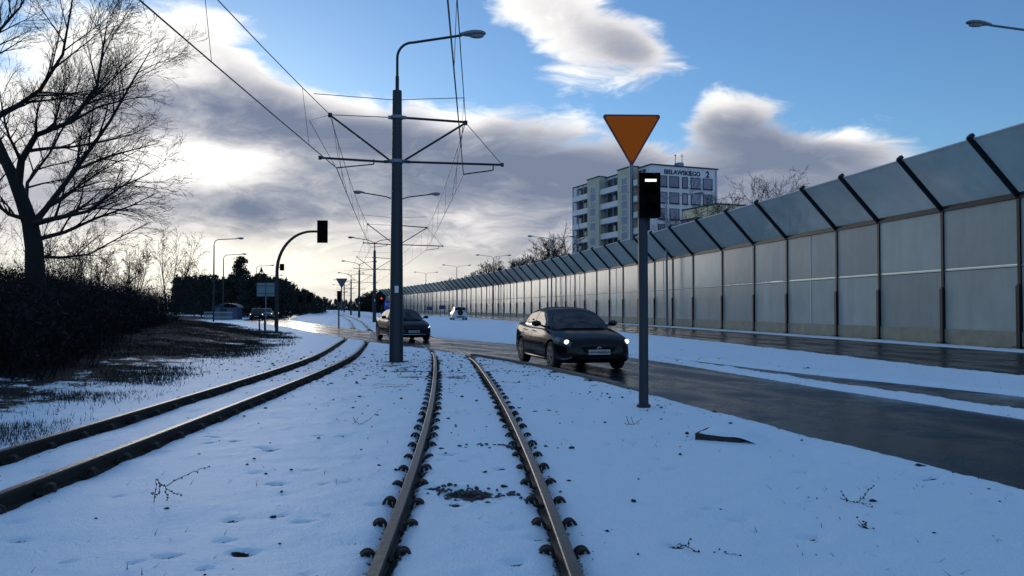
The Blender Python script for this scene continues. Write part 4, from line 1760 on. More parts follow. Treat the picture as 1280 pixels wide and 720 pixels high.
def make_car(S, name, label, paint, detail=True, lights='beam', group=None):
    L = S['L']
    t0 = thing(name, (0, 0, 0), label, 'car', group)

    def yy(t):
        return t - L / 2

    def ring_body(t, n):
        w, zb, zt = cinterp(S['w'], t), cinterp(S['zb'], t), cinterp(S['ztop'], t)
        h = zt - zb
        c = [(0, zb), (w * .55, zb), (w * .90, zb + .015), (w * .985, zb + .10 * h + .02), (w * 1.0, zb + .36 * h), (w * .985, zb + .62 * h), (w * .972, zb + .74 * h), (w * .93, zb + .90 * h), (w * .80, zt - .012), (w * .42, zt + .018), (0, zt + .026)]
        return spline_ring(c, n)

    def ring_top(t, n):
        zr, wb = cinterp(S['roof'], t), cinterp(S['belt'], t)
        zl = cinterp(S['ztop'], t) - .05
        h = max(zr - zl, .02)
        k = min(h / .5, 1.0)
        wc = wb - S['tumble'] * k
        c = [(wb + .012, zl - .03), (wb - .03 * k, zl + .22 * h), (wb - .45 * S['tumble'] * k, zl + .55 * h), (wc + .035 * k, zr - .085 * k), (wc - .05, zr - .025 * k), (wc * .5, zr + .012 * k), (0, zr + .022 * k)]
        return spline_ring(c, n)

    def loft(ring, ts, n):
        P = []
        for t in ts:
            r = ring(t, n)
            row = [Vector((x, yy(t), z)) for x, z in r] + [Vector((-x, yy(t), z)) for x, z in reversed(r[1:-1])]
            P.append(row)
        return P
    # body with cut wheel arches
    ts = [0, .015, .04, .08, .14, .22, .32, .45, .6, .8, 1.0, 1.2, 1.4, 1.7, 2.0, 2.4, 2.8, 3.2, 3.5, 3.8]
    ts = [t for t in ts if t < L - .75] + [L - .65, L - .5, L - .36, L - .24, L - .15, L - .08, L - .03, L]
    P = loft(ring_body, ts, 22)
    mb = MB()
    mb.grid(P, 0, True)
    nc = len(P[0])
    mb.f.append(tuple(range(nc)))
    mb.mi.append(0)
    mb.f.append(tuple(reversed(range((len(P) - 1) * nc, len(P) * nc))))
    mb.mi.append(0)
    body = mb.build('body', [paint, M['trim']], t0)
    bm = bmesh.new()
    bm.from_mesh(body.data)
    bmesh.ops.recalc_face_normals(bm, faces=bm.faces)
    bm.to_mesh(body.data)
    bm.free()
    cb = MB()
    for wy in S['WB']:
        for s in (-1, 1):
            cb.lathe([(S['R'] + .055, s * 1.2), (S['R'] + .055, s * .60)][::1 if s < 0 else -1], 28, 'x', (0, yy(wy), S['R'] + .01), 1)
    cut = cb.build('cut', [paint, M['trim']], None)
    bm = bmesh.new()
    bm.from_mesh(cut.data)
    bmesh.ops.recalc_face_normals(bm, faces=bm.faces)
    bm.to_mesh(cut.data)
    bm.free()
    md = body.modifiers.new('arch', 'BOOLEAN')
    md.operation = 'DIFFERENCE'
    md.solver = 'EXACT'
    md.object = cut
    dg = bpy.context.evaluated_depsgraph_get()
    me = bpy.data.meshes.new_from_object(body.evaluated_get(dg))
    body.modifiers.clear()
    old = body.data
    body.data = me
    me.name = 'body'
    bpy.data.meshes.remove(old)
    bpy.data.objects.remove(cut)
    me.polygons.foreach_set('use_smooth', [True] * len(me.polygons))
    me.set_sharp_from_angle(angle=R(38))
    # cabin
    r0, r1 = S['roof'][0][0], S['roof'][-1][0]
    tr = [r0 + (r1 - r0) * k / 30 for k in range(31)]
    P = loft(ring_top, tr, 25)
    mb = MB()
    mb.grid([row[:25 + 24] for row in P], 0, False)
    nc = len(P[0])
    cab = mb.build('cabin', paint, t0, smooth=True, angle=45)

    def patch(pts_t, v0, v1, side, off, nt=14, nv=8):
        """patch on the cabin; pts_t(v)->(ta,tb)"""
        G = []
        for j in range(nv + 1):
            v = v0 + (v1 - v0) * j / nv
            ta, tb = pts_t(j / nv)
            row = []
            for i in range(nt + 1):
                t = ta + (tb - ta) * i / nt
                e = .01

                def pos(t, v):
                    rr = ring_top(t, 49)
                    u = v * 48
                    a = min(int(u), 47)
                    f = u - a
                    return Vector(((rr[a][0] * (1 - f) + rr[a + 1][0] * f), yy(t), rr[a][1] * (1 - f) + rr[a + 1][1] * f))
                p = pos(t, v)
                dt = pos(t + e, v) - pos(t - e, v)
                dv = pos(t, min(v + .02, 1)) - pos(t, max(v - .02, 0))
                nn = dv.cross(dt)
                if nn.length > 1e-9:
                    nn.normalize()
                if nn.x < 0 and v < .5 or nn.z < 0 and v > .5:
                    nn = -nn
                q = p + nn * off
                row.append(Vector((side * q.x, q.y, q.z)))
            G.append(row)
        return G
    # windscreen and rear window: left and right halves joined in one mesh
    for nm, (ta, tb) in (('windscreen', S['ws']), ('rear_window', S['rw'])):
        a = patch(lambda f: (ta, tb), .635, 1.0, 1, .006)
        b = patch(lambda f: (ta, tb), .635, 1.0, -1, .006)
        rows = []
        for k in range(len(a)):
            rows.append(a[k])
        for k in range(len(b) - 2, -1, -1):
            rows.append(b[k])
        mb = MB()
        mb.grid(rows)
        mb.build(nm, M['carglass'], t0, smooth=True)
    sa, sb = S['side']
    edges = [sa] + list(S['pillars']) + [sb]
    for s in (-1, 1):
        for k in range(len(edges) - 1):
            e0 = edges[k] + (0 if k == 0 else .035)
            e1 = edges[k + 1] - (0 if k == len(edges) - 2 else .035)

            def rng(f, e0=e0, e1=e1, k=k):
                a = e0 + (f * .45 if k == 0 else 0)
                b = e1 - (f * .36 if k == len(edges) - 2 else 0)
                return a, b
            mb = MB()
            mb.grid(patch(rng, .14, .47, s, .006, 10, 6))
            mb.build('side_window', M['carglass'], t0, smooth=True)
        if detail:
            mb = MB()
            G = patch(lambda f: (sa - .02, sb + .02), .115, .135, s, .009, 16, 1)
            mb.grid(G)
            mb.build('window_trim', M['chrome'], t0, smooth=True)

    def bpatch(ta, tb, v0, v1, side, off, nt=8, nv=6, shape=None):
        G = []
        for j in range(nv + 1):
            row = []
            for i in range(nt + 1):
                f, g = i / nt, j / nv
                a, b, c, d = ta, tb, v0, v1
                if shape:
                    c, d = shape(f)
                t, v = a + (b - a) * f, c + (d - c) * g

                def pos(t, v):
                    rr = ring_body(t, 61)
                    u = min(max(v, 0), 1) * 60
                    k = min(int(u), 59)
                    h = u - k
                    return Vector((rr[k][0] * (1 - h) + rr[k + 1][0] * h, yy(t), rr[k][1] * (1 - h) + rr[k + 1][1] * h))
                p = pos(t, v)
                dt = pos(t + .01, v) - pos(max(t - .01, 0), v)
                dv = pos(t, v + .015) - pos(t, v - .015)
                nn = dt.cross(dv)
                if nn.length > 1e-9:
                    nn.normalize()
                if nn.dot(Vector((p.x, 0, p.z - .6))) < 0:
                    nn = -nn
                q = p + nn * off
                row.append(Vector((side * q.x, q.y, q.z)))
            G.append(row)
        return G
    # wheels
    for wy in S['WB']:
        for s in (-1, 1):
            w = MB()
            Rr = S['R']
            cx = s * (cinterp(S['w'], wy) - .115)
            prof = [(Rr * .62, -.10), (Rr * .90, -.108), (Rr * .985, -.085), (Rr, -.04), (Rr, .04), (Rr * .985, .085), (Rr * .90, .108), (Rr * .62, .10)]
            w.lathe(prof, 28, 'x', (cx, yy(wy), Rr))
            wh = w.build('wheel', M['tyre'], t0, smooth=True, angle=40)
            r = MB()
            ox = cx + s * .095
            r.lathe([(Rr * .66, ox - s * .02 - cx), (Rr * .66, ox + s * .012 - cx), (Rr * .58, ox + s * .012 - cx), (Rr * .57, ox - s * .03 - cx)][::s], 24, 'x', (cx, yy(wy), Rr))
            for k in range(5):
                q = 2 * PI * k / 5 + .3
                d = Vector((0, math.cos(q), math.sin(q)))
                e = Vector((0, -math.sin(q), math.cos(q)))
                r.box(Vector((ox, yy(wy), Rr)) + d * Rr * .32, (.012, Rr * .29, .030), (Vector((1, 0, 0)), d, e))
            r.lathe([(.055, ox - .02 - cx), (.055, ox + .02 - cx)], 12, 'x', (cx, yy(wy), Rr))
            r.build('rim', M['rim'], wh)
    # lamps
    for s in (-1, 1):
        mb = MB()
        mb.grid(bpatch(.055, .62, 0, 0, s, .005, 12, 5, lambda f: (.60 - .02 * f + .06 * f, .745 - .045 * f)))
        hl = mb.build('headlight', M['lampcluster'], t0, smooth=True)
        if lights:
            g = bpatch(.10, .22, .625, .72, s, .010, 4, 4)
            c = g[2][2]
            b = MB()
            if lights == 'beam':
                b.blob(c + Vector((-.015 * s, -.01, 0)), (.060, .045, .048), 1, 12, 8, 0)
                b.build('lit_lamp', M['beam'], hl, smooth=True)
            else:
                G = bpatch(.06, .34, .645, .675, s, .009, 8, 2)
                b.grid(G)
                b.build('lit_lamp', M['drl'], hl, smooth=True)
        mb = MB()
        mb.grid(bpatch(L - .42, L - .02, .58, .74, s, .005, 8, 5))
        mb.build('tail_light', M['tail'], t0, smooth=True)
        # mirrors
        mt = S['ws'][0] + .55
        wx = cinterp(S['belt'], mt)
        z = cinterp(S['ztop'], mt) + .03
        mb = MB()
        mb.blob((s * (wx + .20), yy(mt), z + .05), (.125, .075, .075), 2, 12, 8, 0)
        mb.tube([(s * (wx - .01), yy(mt), z - .03), (s * (wx + .12), yy(mt), z + .02)], .025, 6)
        mb.build('mirror', paint if detail else M['trim'], t0, smooth=True)
        if detail:
            mb = MB()
            mb.grid(bpatch(S['WB'][0] + .45, S['WB'][1] - .45, .275, .30, s, .008, 10, 1))
            mb.build('sill_trim', M['chrome'], t0, smooth=True)
            # door gaps and handles
            for k, tg in enumerate((1.42, S['pillars'][0], 3.42)):
                mb = MB()
                mb.grid(bpatch(tg - .006, tg + .006, .30, .73, s, .0035, 1, 14))
                mb.build('door_gap', M['trim'], t0)
            for tg in (S['pillars'][0] - .22, 3.25):
                mb = MB()
                g = bpatch(tg - .09, tg + .09, .655, .675, s, .03, 4, 1)
                mb.tube([g[0][i].lerp(g[1][i], .5) for i in range(5)], .014, 6)
                mb.build('door_handle', paint, t0, smooth=True)
    # front face: grille, lower intake, plate, emblem
    fz = cinterp(S['ztop'], 0)
    z0 = cinterp(S['zb'], 0)
    y0 = -L / 2
    mb = MB()
    mb.prism([(-.43, y0 + .02, fz - .02), (.43, y0 + .02, fz - .02), (.33, y0 + .0, fz - .155), (-.33, y0 + .0, fz - .155)], (0, -.028, 0))
    mb.build('grille', M['trim'], t0)
    mb = MB()
    mb.prism([(-.50, y0 + .02, z0 + .02), (.50, y0 + .02, z0 + .02), (.44, y0 + .02, z0 + .11), (-.44, y0 + .02, z0 + .11)], (0, -.03, 0))
    mb.build('lower_intake', M['trim'], t0)
    mb = MB()
    mb.box((0, y0 - .018, z0 + .155), (.26, .008, .056))
    pl = mb.build('number_plate', M['plate'], t0)
    if detail:
        text_mesh('plate_lettering', detail if isinstance(detail, str) else 'CT 4208U', .105, M['plate_text'], pl, Vector((0, y0 - .0285, z0 + .118)), (Vector((1, 0, 0)), Vector((0, 0, 1)), Vector((0, -1, 0))), .001, width=1.0)
        for s in (-1, 1):
            mb = MB()
            g = bpatch(.03, .26, .30, .335, s, .010, 8, 1)
            mb.grid(g)
            mb.build('bumper_trim', M['rim'], t0, smooth=True)
        # hood shut line
    # rear
    y1 = L / 2
    mb = MB()
    mb.box((0, y1 + .008, cinterp(S['zb'], L) + .27), (.26, .008, .056))
    mb.build('number_plate', M['plate'], t0)
    mb = MB()
    mb.prism([(-.5, y1 - .02, .40), (.5, y1 - .02, .40), (.45, y1 - .02, .50), (-.45, y1 - .02, .50)], (0, .03, 0))
    mb.build('rear_bumper_insert', M['trim'], t0)
    return t0, fz, y0


car1, fz, y0 = make_car(SEDAN, 'black_sedan', 'shiny black sedan with bright round headlights on the wet road beside the tram signal', M['paint_black'], 'CT 4208U', 'beam')
# stylised chrome S badge
mb = MB()
c = Vector((0, y0 - .012, fz - .085))
for a, b in (((.055, .028), (.0, .062)), ((.0, .062), (-.055, .026)), ((-.055, .026), (.045, -.024)), ((.055, -.026), (0, -.062)), ((0, -.062), (-.055, -.028)), ((-.05, .02), (-.01, .0)), ((.05, -.02), (.01, 0))):
    mb.tube([c + Vector((a[0], 0, a[1])), c + Vector((b[0], 0, b[1]))], .010, 5)
mb.build('emblem', M['chrome'], car1)
th = R(14.0)
fr = Vector((2.03, 18.9, 0))
car1.scale = (1.03, 1.03, 1.03)
car1.location = fr + Vector((-math.sin(th), math.cos(th), 0)) * (4.65 / 2) + Vector((0, 0, ROAD_Z))
car1.rotation_euler = (0, 0, th)

car2, fz, y0 = make_car(SEDAN, 'dark_sedan', 'dark sedan with slim lit front lamps driving behind the nearest pole', M['paint_navy'], 'CB 7120K', 'drl')
mb = MB()
mb.tube([(-.60, y0 + .03, .335), (-.48, y0 - .036, .325), (.48, y0 - .036, .325), (.60, y0 + .03, .335)], .018, 6)
mb.build('bumper_trim', M['chrome'], car2, smooth=True)
th = R(21)
fr = Vector((-4.35, 35.6, 0))
car2.location = fr + Vector((-math.sin(th), math.cos(th), 0)) * (4.65 / 2) + Vector((0, 0, ROAD_Z))
car2.rotation_euler = (0, 0, th)

suv, _, _ = make_car(SUV, 'off_road_car', 'small white off-road car seen from behind, driving off along the noise barrier', M['paint_silver'], False, None)
mb = MB()
mb.lathe([(.30, 2.155), (.33, 2.19), (.33, 2.30), (.28, 2.34), (.1, 2.35)], 20, 'y', (.05, 0, .95))
mb.build('spare_wheel', M['tyre'], suv, smooth=True, angle=40)
Y = 98.0
suv.location = ((573 - 640) / 1000 * Y, Y, ROAD_Z)
suv.rotation_euler = (0, 0, PI - (-.21) - PI * 0)
suv.rotation_euler = (0, 0, PI + .19)

# the queue on the left roadway
hat, _, _ = make_car(HATCH, 'hatchback', 'dark hatchback with lit headlights, nearest of the queue on the left roadway', M['paint_navy'], False, 'beam')
Yh = 102.0
hat.location = ((321.5 - 640) / 1000 * Yh, Yh, ROAD_Z)
hat.rotation_euler = (0, 0, .27)
G_Q = 'cars queueing far off on the left roadway'
hat['group'] = G_Q
gre, _, _ = make_car(SEDAN, 'parked_car', 'grey sedan far off, second in the queue on the left roadway', M['paint_grey'], False, 'beam', G_Q)
gre.name = 'queueing_car'
sil, _, _ = make_car(SUV, 'queueing_car', 'silver off-road car in the far queue, just right of the curved mast', M['paint_silver'], False, 'beam', G_Q)
for src, px, Y, lb in ((gre, 334, 116, None), (hat, 343.5, 128, 'dark hatchback in the far queue, half hidden by the curved signal mast'), (sil, 352, 146, None),
                       (sil, 358.5, 158, 'pale off-road car with lit headlights, right neighbour of the silver one past the mast'), (hat, 371, 225, 'tiny dark hatchback, leftmost of the farthest row of cars'),
                       (gre, 376, 215, 'tiny grey sedan with lit headlights in the middle of the farthest row of cars'), (hat, 384, 230, 'tiny dark hatchback right of the lit grey sedan in the farthest row'),
                       (gre, 392, 226, 'tiny grey sedan, rightmost of the farthest row of cars')):
    o = src if lb is None else copy_tree(src)
    if lb:
        tag(o, lb)
    o.location = ((px - 640) / 1000 * Y, Y, ROAD_Z)
    o.rotation_euler = (0, 0, .24)


# ------------------------------------------------------------------ trees
def noise_vec(r):
    return Vector((r.gauss(0, 1), r.gauss(0, 1), r.gauss(0, 1)))


class Tree:
    def __init__(s, seed, rmin=.0045):
        s.rmin = rmin
        s.ref = 3.6
        s.r = random.Random(seed)
        s.trunk, s.br = MB(), MB()

    def limb(s, pts, r0, r1, sides=8, mb=None):
        n = len(pts)
        (mb or s.br).tube(pts, [r0 + (r1 - r0) * (i / (n - 1)) ** .8 for i in range(n)], sides, False)

    def grow(s, p, d, ln, rad, lvl, spec):
        """a wandering branch with children; spec: per level (nchild, ratio, angle, segs, wander, lift)"""
        nch, ratio, ang, segs, wander, lift = spec[lvl]
        r = s.r
        pts = [p.copy()]
        d = d.normalized()
        dirs = [d.copy()]
        st = ln / segs
        for i in range(segs):
            d = (d + noise_vec(r) * wander + Vector((0, 0, lift))).normalized()
            p = p + d * st
            pts.append(p.copy())
            dirs.append(d.copy())
        tip = rad * .16 if lvl < len(spec) - 1 else rad * .5
        s.limb(pts, rad, tip, 6 if rad > .05 else (4 if rad > .012 else 3))
        if lvl + 1 >= len(spec):
            return
        s.sprout(pts, dirs, ln, rad, tip, lvl, spec, nch, ratio, ang, .22)

    def sprout(s, pts, dirs, ln, rad, tip, lvl, spec, nch, ratio, ang, f0):
        r = s.r
        segs = len(pts) - 1
        if lvl > 0:
            nch = max(2, round(nch * min(1.0, ln / (s.ref * .52 ** lvl)))) if nch else 0
        for k in range(nch):
            f = f0 + (1 - f0) * (k + r.random()) / nch
            u = min(f * segs, segs - 1e-4)
            i = int(u)
            q = pts[i].lerp(pts[i + 1], u - i)
            dd = dirs[min(i + 1, segs)]
            ax = dd.cross(noise_vec(r))
            if ax.length < 1e-5:
                continue
            nd = (Matrix.Rotation(ang * r.uniform(.7, 1.25), 3, ax.normalized()) @ dd)
            rr = rad + (tip - rad) * f
            s.grow(q, nd, ln * ratio * r.uniform(.65, 1.15) * (1.15 - .55 * f), max(rr * .55, s.rmin), lvl + 1, spec)

    def build(s, t, m1, m2):
        if s.trunk.v:
            s.trunk.build('trunk', m1, t, smooth=True, world=True)
        s.br.build('branches', m2, t, smooth=True, world=True)


def big_tree():
    Y = 20.0
    t = thing('bare_tree', at(44, 412, Y), 'big leafless tree with thick leaning trunk and spreading twigs at the left edge', 'tree')
    T = Tree(21)

    def P(px, py, dy=0.0):
        return at(px, py, Y + dy)
    trunk = [P(47, 440), P(45, 400), P(44, 360), P(42, 310), P(36, 278), P(26, 250), P(14, 220), P(2, 196, .1), P(-18, 150, .3), P(-30, 90, .5), P(-34, 20, .6)]
    T.limb(trunk, .30, .06, 12, T.trunk)
    sp = [(10, .50, .62, 6, .10, .015), (9, .48, .62, 5, .12, .01), (8, .46, .65, 4, .16, .01), (5, .5, .7, 4, .2, .0), (0, 0, 0, 3, .2, .0)]
    sp2 = [(12, .55, .55, 7, .05, .015), (12, .58, .50, 5, .06, .012), (9, .60, .48, 4, .07, .005), (2, .62, .5, 3, .08, .0), (0, .5, .7, 2, .1, 0)]

    def main(pts, r0, f0=.15, n=14, ratio=.42, spec=sp2):
        dirs = [(pts[min(i + 1, len(pts) - 1)] - pts[max(i - 1, 0)]).normalized() for i in range(len(pts))]
        T.limb(pts, r0, .007, 7)
        ln = sum((pts[i + 1] - pts[i]).length for i in range(len(pts) - 1))
        T.sprout(pts, dirs, ln, r0, .012, 0, spec, n, ratio, .62, f0)
    main([P(20, 232), P(24, 200, -.2), P(42, 168, -.4), P(88, 150, -.8), P(118, 105, -1.0), P(126, 50, -1.1), P(130, 22, -1.2)], .11)
    main([P(38, 282), P(55, 262, .2), P(92, 212, .6), P(135, 150, .9), P(165, 95, 1.0), P(185, 60, 1.2)], .10)
    main([P(38, 280), P(70, 272, -.5), P(108, 264, -1.0), P(148, 234, -1.3), P(190, 214, -1.6)], .085, .2, 15, .36)
    main([P(42, 300), P(80, 290, .4), P(120, 272, .8), P(160, 258, 1.0), P(196, 240, 1.2)], .065, .2, 14, .34)
    main([P(-18, 150, .3), P(20, 130, .0), P(46, 111, -.3), P(74, 66, -.6), P(84, 5, -.7), P(88, -30, -.8)], .085, .15, 14, .42)
    main([P(8, 208), P(-10, 190, .3), P(-45, 170, .8), P(-90, 120, 1.2), P(-120, 60, 1.4)], .11)
    main([P(-30, 90, .5), P(-10, 40, .4), P(20, 5, .2), P(45, -45, .0)], .06, .1, 14, .5)
    main([P(-34, 20, .6), P(-40, -40, .6), P(-30, -110, .5)], .06, .1, 13, .5)
    main([P(43, 320), P(75, 322, .5), P(110, 318, 1.0), P(150, 296, 1.3), P(185, 278, 1.5)], .05, .2, 13, .34)
    main([P(88, 150, -.8), P(120, 132, -.9), P(158, 122, -1.1), P(192, 118, -1.3)], .035, .15, 12, .4)
    main([P(92, 212, .6), P(130, 196, .5), P(165, 186, .4), P(196, 178, .3)], .04, .15, 12, .38)
    main([P(36, 275), P(10, 268, -.4), P(-25, 240, -.9), P(-60, 215, -1.2)], .07, .2, 13, .42)
    main([P(30, 262), P(32, 228, .9), P(60, 190, 1.5), P(85, 140, 2.0), P(100, 80, 2.2)], .06, .15, 13, .4)
    T.build(t, M['bark'], M['twig'])


big_tree()


def bare_tree(px, y, base_py, top_py, label, seed, spread=1.0, stems=1, name='bare_tree', cat='tree', thick=1.0, dense=1, grp=None, lean=0.0):
    b = at(px, base_py, y)
    H = (base_py - top_py) / 1000 * y
    t = thing(name, b, label, cat, grp)
    T = Tree(seed, max(.005, .00020 * y))
    T.ref = H * .45
    r = T.r
    spec = [(9 + 3 * dense, .42 * spread, .55, 6, .05, .02), (7 + dense, .48, .6, 4, .11, .03), (5 + dense, .5, .65, 3, .15, .02), (0, 0, 0, 3, .2, 0)]
    for k in range(stems):
        a = 2 * PI * k / max(stems, 1) + r.random()
        d = Vector((math.cos(a) * .28 * (stems > 1) + lean, math.sin(a) * .25 * (stems > 1), 1))
        h = H * r.uniform(.78, 1.0) if stems > 1 else H
        p = b + Vector((math.cos(a), math.sin(a), 0)) * (.15 * (stems > 1)) - Vector((0, 0, .2))
        rad = (.016 * H + .02) * thick * (.55 if stems > 1 else 1)
        nch, ratio, ang, segs, wander, lift = spec[0]
        pts, dirs = [p.copy()], [d.normalized()]
        for i in range(segs):
            d = (d.normalized() + noise_vec(r) * wander + Vector((0, 0, .05)))
            d.normalize()
            p = p + d * h / segs
            pts.append(p.copy())
            dirs.append(d.copy())
        T.limb(pts, rad, rad * .18, 7, T.trunk)
        T.sprout(pts, dirs, h, rad, rad * .2, 0, spec, nch, ratio, ang, .18)
    T.build(t, M['bark'], M['twig'])
    return t


# loose shrubs and saplings in front of the pale horizon on the left
bare_tree(212, 44, 385, 283, 'slender leafless sapling cluster right of the big tree, thin stems fanning to the right', 4, 1.0, 5, 'bare_shrub', 'shrub', .8, 0, lean=.12)
bare_tree(165, 40, 385, 300, 'leafless upright shrub between the big tree and the slender saplings', 5, .9, 6, 'bare_shrub', 'shrub', .8, 1, lean=.05)
bare_tree(118, 36, 388, 305, 'leafless twiggy shrub close right of the big trunk', 6, 1.0, 6, 'bare_shrub', 'shrub', .8, 1)
bare_tree(80, 30, 392, 290, 'leafless bushy shrub directly beside the big trunk', 7, 1.1, 6, 'bare_shrub', 'shrub', .8, 1)
bare_tree(8, 24, 395, 215, 'leafless thin tree behind the big trunk at the left edge', 8, 1.1, 2, 'bare_tree', 'tree', .8, 1)
bare_tree(-40, 26, 395, 120, 'leafless tree partly out of view at the far left edge', 9, 1.2, 1, 'bare_tree', 'tree', 1.2, 1)
bare_tree(238, 60, 385, 328, 'small leafless shrub at the right end of the thicket', 10, 1.0, 4, 'bare_shrub', 'shrub', .8, 0)

# trees behind the noise barrier
BT = [(866, 74, 388, 258, 'leafless tree before the yellowish building, behind the noise barrier', 31, 1.25, 3), (905, 72, 392, 244, 'leafless tree right of the apartment block corner, behind the noise barrier', 32, 1.2, 3),
      (938, 72, 392, 233, 'leafless tree with upright twigs over the barrier, second right of the apartment block', 33, 1.2, 3),
      (972, 70, 392, 236, 'leafless low tree farthest right above the noise barrier canopy', 34, 1.2, 3)]
for px, y, b, tp, lb, sd_, spd, st in BT:
    bare_tree(px, y, b, tp, lb, sd_, spd, st, 'bare_tree', 'tree', 1.3, 1)
BT2 = [(700, 128, 297, 'dark bushy tree beside the left end of the apartment block, above the canopy'), (676, 134, 309, 'dark bushy tree under the double lamp left of the apartment block'),
       (655, 142, 321, 'dark bushy tree second left of the double lamp above the canopy'), (634, 160, 325, 'twiggy tree right of the small double lamp above the canopy'),
       (612, 172, 329, 'twiggy tree at the small double lamp above the canopy'), (592, 186, 338, 'twiggy tree left of the small double lamp above the canopy'),
       (572, 206, 347, 'low twiggy tree at the far low end of the barrier'), (552, 226, 357, 'lowest twiggy tree at the very end of the barrier canopy')]
for k, (px, y, tp, lb) in enumerate(BT2):
    bare_tree(px, y, 393, tp + 10, lb, 41 + k, 1.35, 4, 'bare_tree', 'tree', 1.6, 2)


# ------------------------------------------------------------------ leaf masses built from many small faces (numpy)
def tri_mass(C, rad, n, size, rs, flat=(1, 1, 1), up=0.0):
    """n small triangles scattered in an ellipsoid"""
    u = rs.normal(size=(n, 3))
    u /= np.linalg.norm(u, axis=1, keepdims=True)
    rr = rs.rand(n, 1) ** .45
    P = np.asarray(C) + u * rr * np.asarray(rad)
    a = rs.normal(size=(n, 3)) * size * np.asarray(flat)
    b = rs.normal(size=(n, 3)) * size * np.asarray(flat)
    a[:, 2] += up * size
    V = np.stack([P, P + a, P + b], 1).reshape(-1, 3)
    return V


def tris(name, V, m, parent=None):
    F_ = np.arange(len(V), dtype=np.int32).reshape(-1, 3)
    return np_mesh(name, V, F_, m, parent)


def pine_tree(px, y, base_py, top_py, label, seed, wide=.3, grp=None):
    b = at(px, base_py, y)
    H = (base_py - top_py) / 1000 * y
    t = thing('pine_tree', b, label, 'tree', grp)
    rs = np.random.RandomState(seed)
    mb = MB()
    mb.tube([(0, 0, -.3), (.05, 0, H * .5), (0, .05, H * .97)], [.035 * H * .6, .02 * H * .6, .01], 8)
    for k in range(26):
        z = H * (.42 + .55 * rs.rand())
        a = rs.rand() * 6.28
        l = H * wide * (1.08 - z / H) * 1.4
        mb.tube([(0, 0, z), (math.cos(a) * l, math.sin(a) * l, z + l * .15)], [.03, .012], 4)
    mb.build('trunk', M['bark'], t)
    vs = []
    for k in range(60):
        f = rs.rand() ** .8
        z = H * (.36 + .64 * f)
        a = rs.rand() * 6.28
        l = H * wide * (1.12 - f) * (.35 + .65 * rs.rand())
        s = H * .055 * (.6 + .8 * rs.rand())
        vs.append(tri_mass((math.cos(a) * l, math.sin(a) * l, z + l * .12), (s * 1.6, s * 1.6, s * .6), 60, H * .02, rs))
    tris('crown', np.concatenate(vs), M['needle'], t)
    return t


pine_tree(300, 132, 392, 322, 'lone tall pine with a ragged crown above the dark wood, left of the curved mast', 3, .24)
pine_tree(252, 86, 392, 347, 'small pine at the right end of the thicket, beside the nearest left street lamp', 4, .28)
pine_tree(243, 92, 392, 352, 'smaller pine left of its taller neighbour by the nearest left street lamp', 5, .28)


def wood(name, spots, seed, m):
    """a far wood that reads as one dark mass"""
    rs = np.random.RandomState(seed)
    vs = []
    for px, y, top in spots:
        b = at(px, 392, y)
        H = (392 - top) / 1000 * y * (0.92 + .16 * rs.rand())
        n = 9
        for k in range(n):
            f = (k + rs.rand()) / n
            w = H * .26 * (1.05 - f * .75)
            a = rs.rand() * 6.28
            vs.append(tri_mass((b.x + math.cos(a) * w * .6, b.y + math.sin(a) * w * .6, b.z + H * f), (w, w, H * .12), 60, H * .045, rs))
    return tag(tris(name, np.concatenate(vs), m), kind='stuff')


rs = np.random.RandomState(2)
sp = []
for px in np.arange(222, 356, 1.7):
    sp.append((px + rs.uniform(-2, 2), rs.uniform(118, 160), 348 + rs.uniform(-1, 5) + max(0, (330 - px) * 0.0)))
for px in np.arange(350, 408, 1.5):
    f = (px - 352) / 56
    sp.append((px + rs.uniform(-1, 1), rs.uniform(170, 240), 352 + 24 * f ** .8 + rs.uniform(-2, 2)))
for px in np.arange(398, 446, 1.6):
    sp.append((px + rs.uniform(-1, 1), rs.uniform(270, 330), 377 + 3 * math.sin(px) + rs.uniform(-2, 2)))
for px in np.arange(446, 512, 1.4):
    sp.append((px + rs.uniform(-1, 1), rs.uniform(262, 290), 366 + 9 * abs((px - 474) / 30) ** 2 * (px < 474) + rs.uniform(-2, 2)))
wood('far_wood', sp, 8, M['needle'])

# dark undergrowth on the left
rs = np.random.RandomState(12)


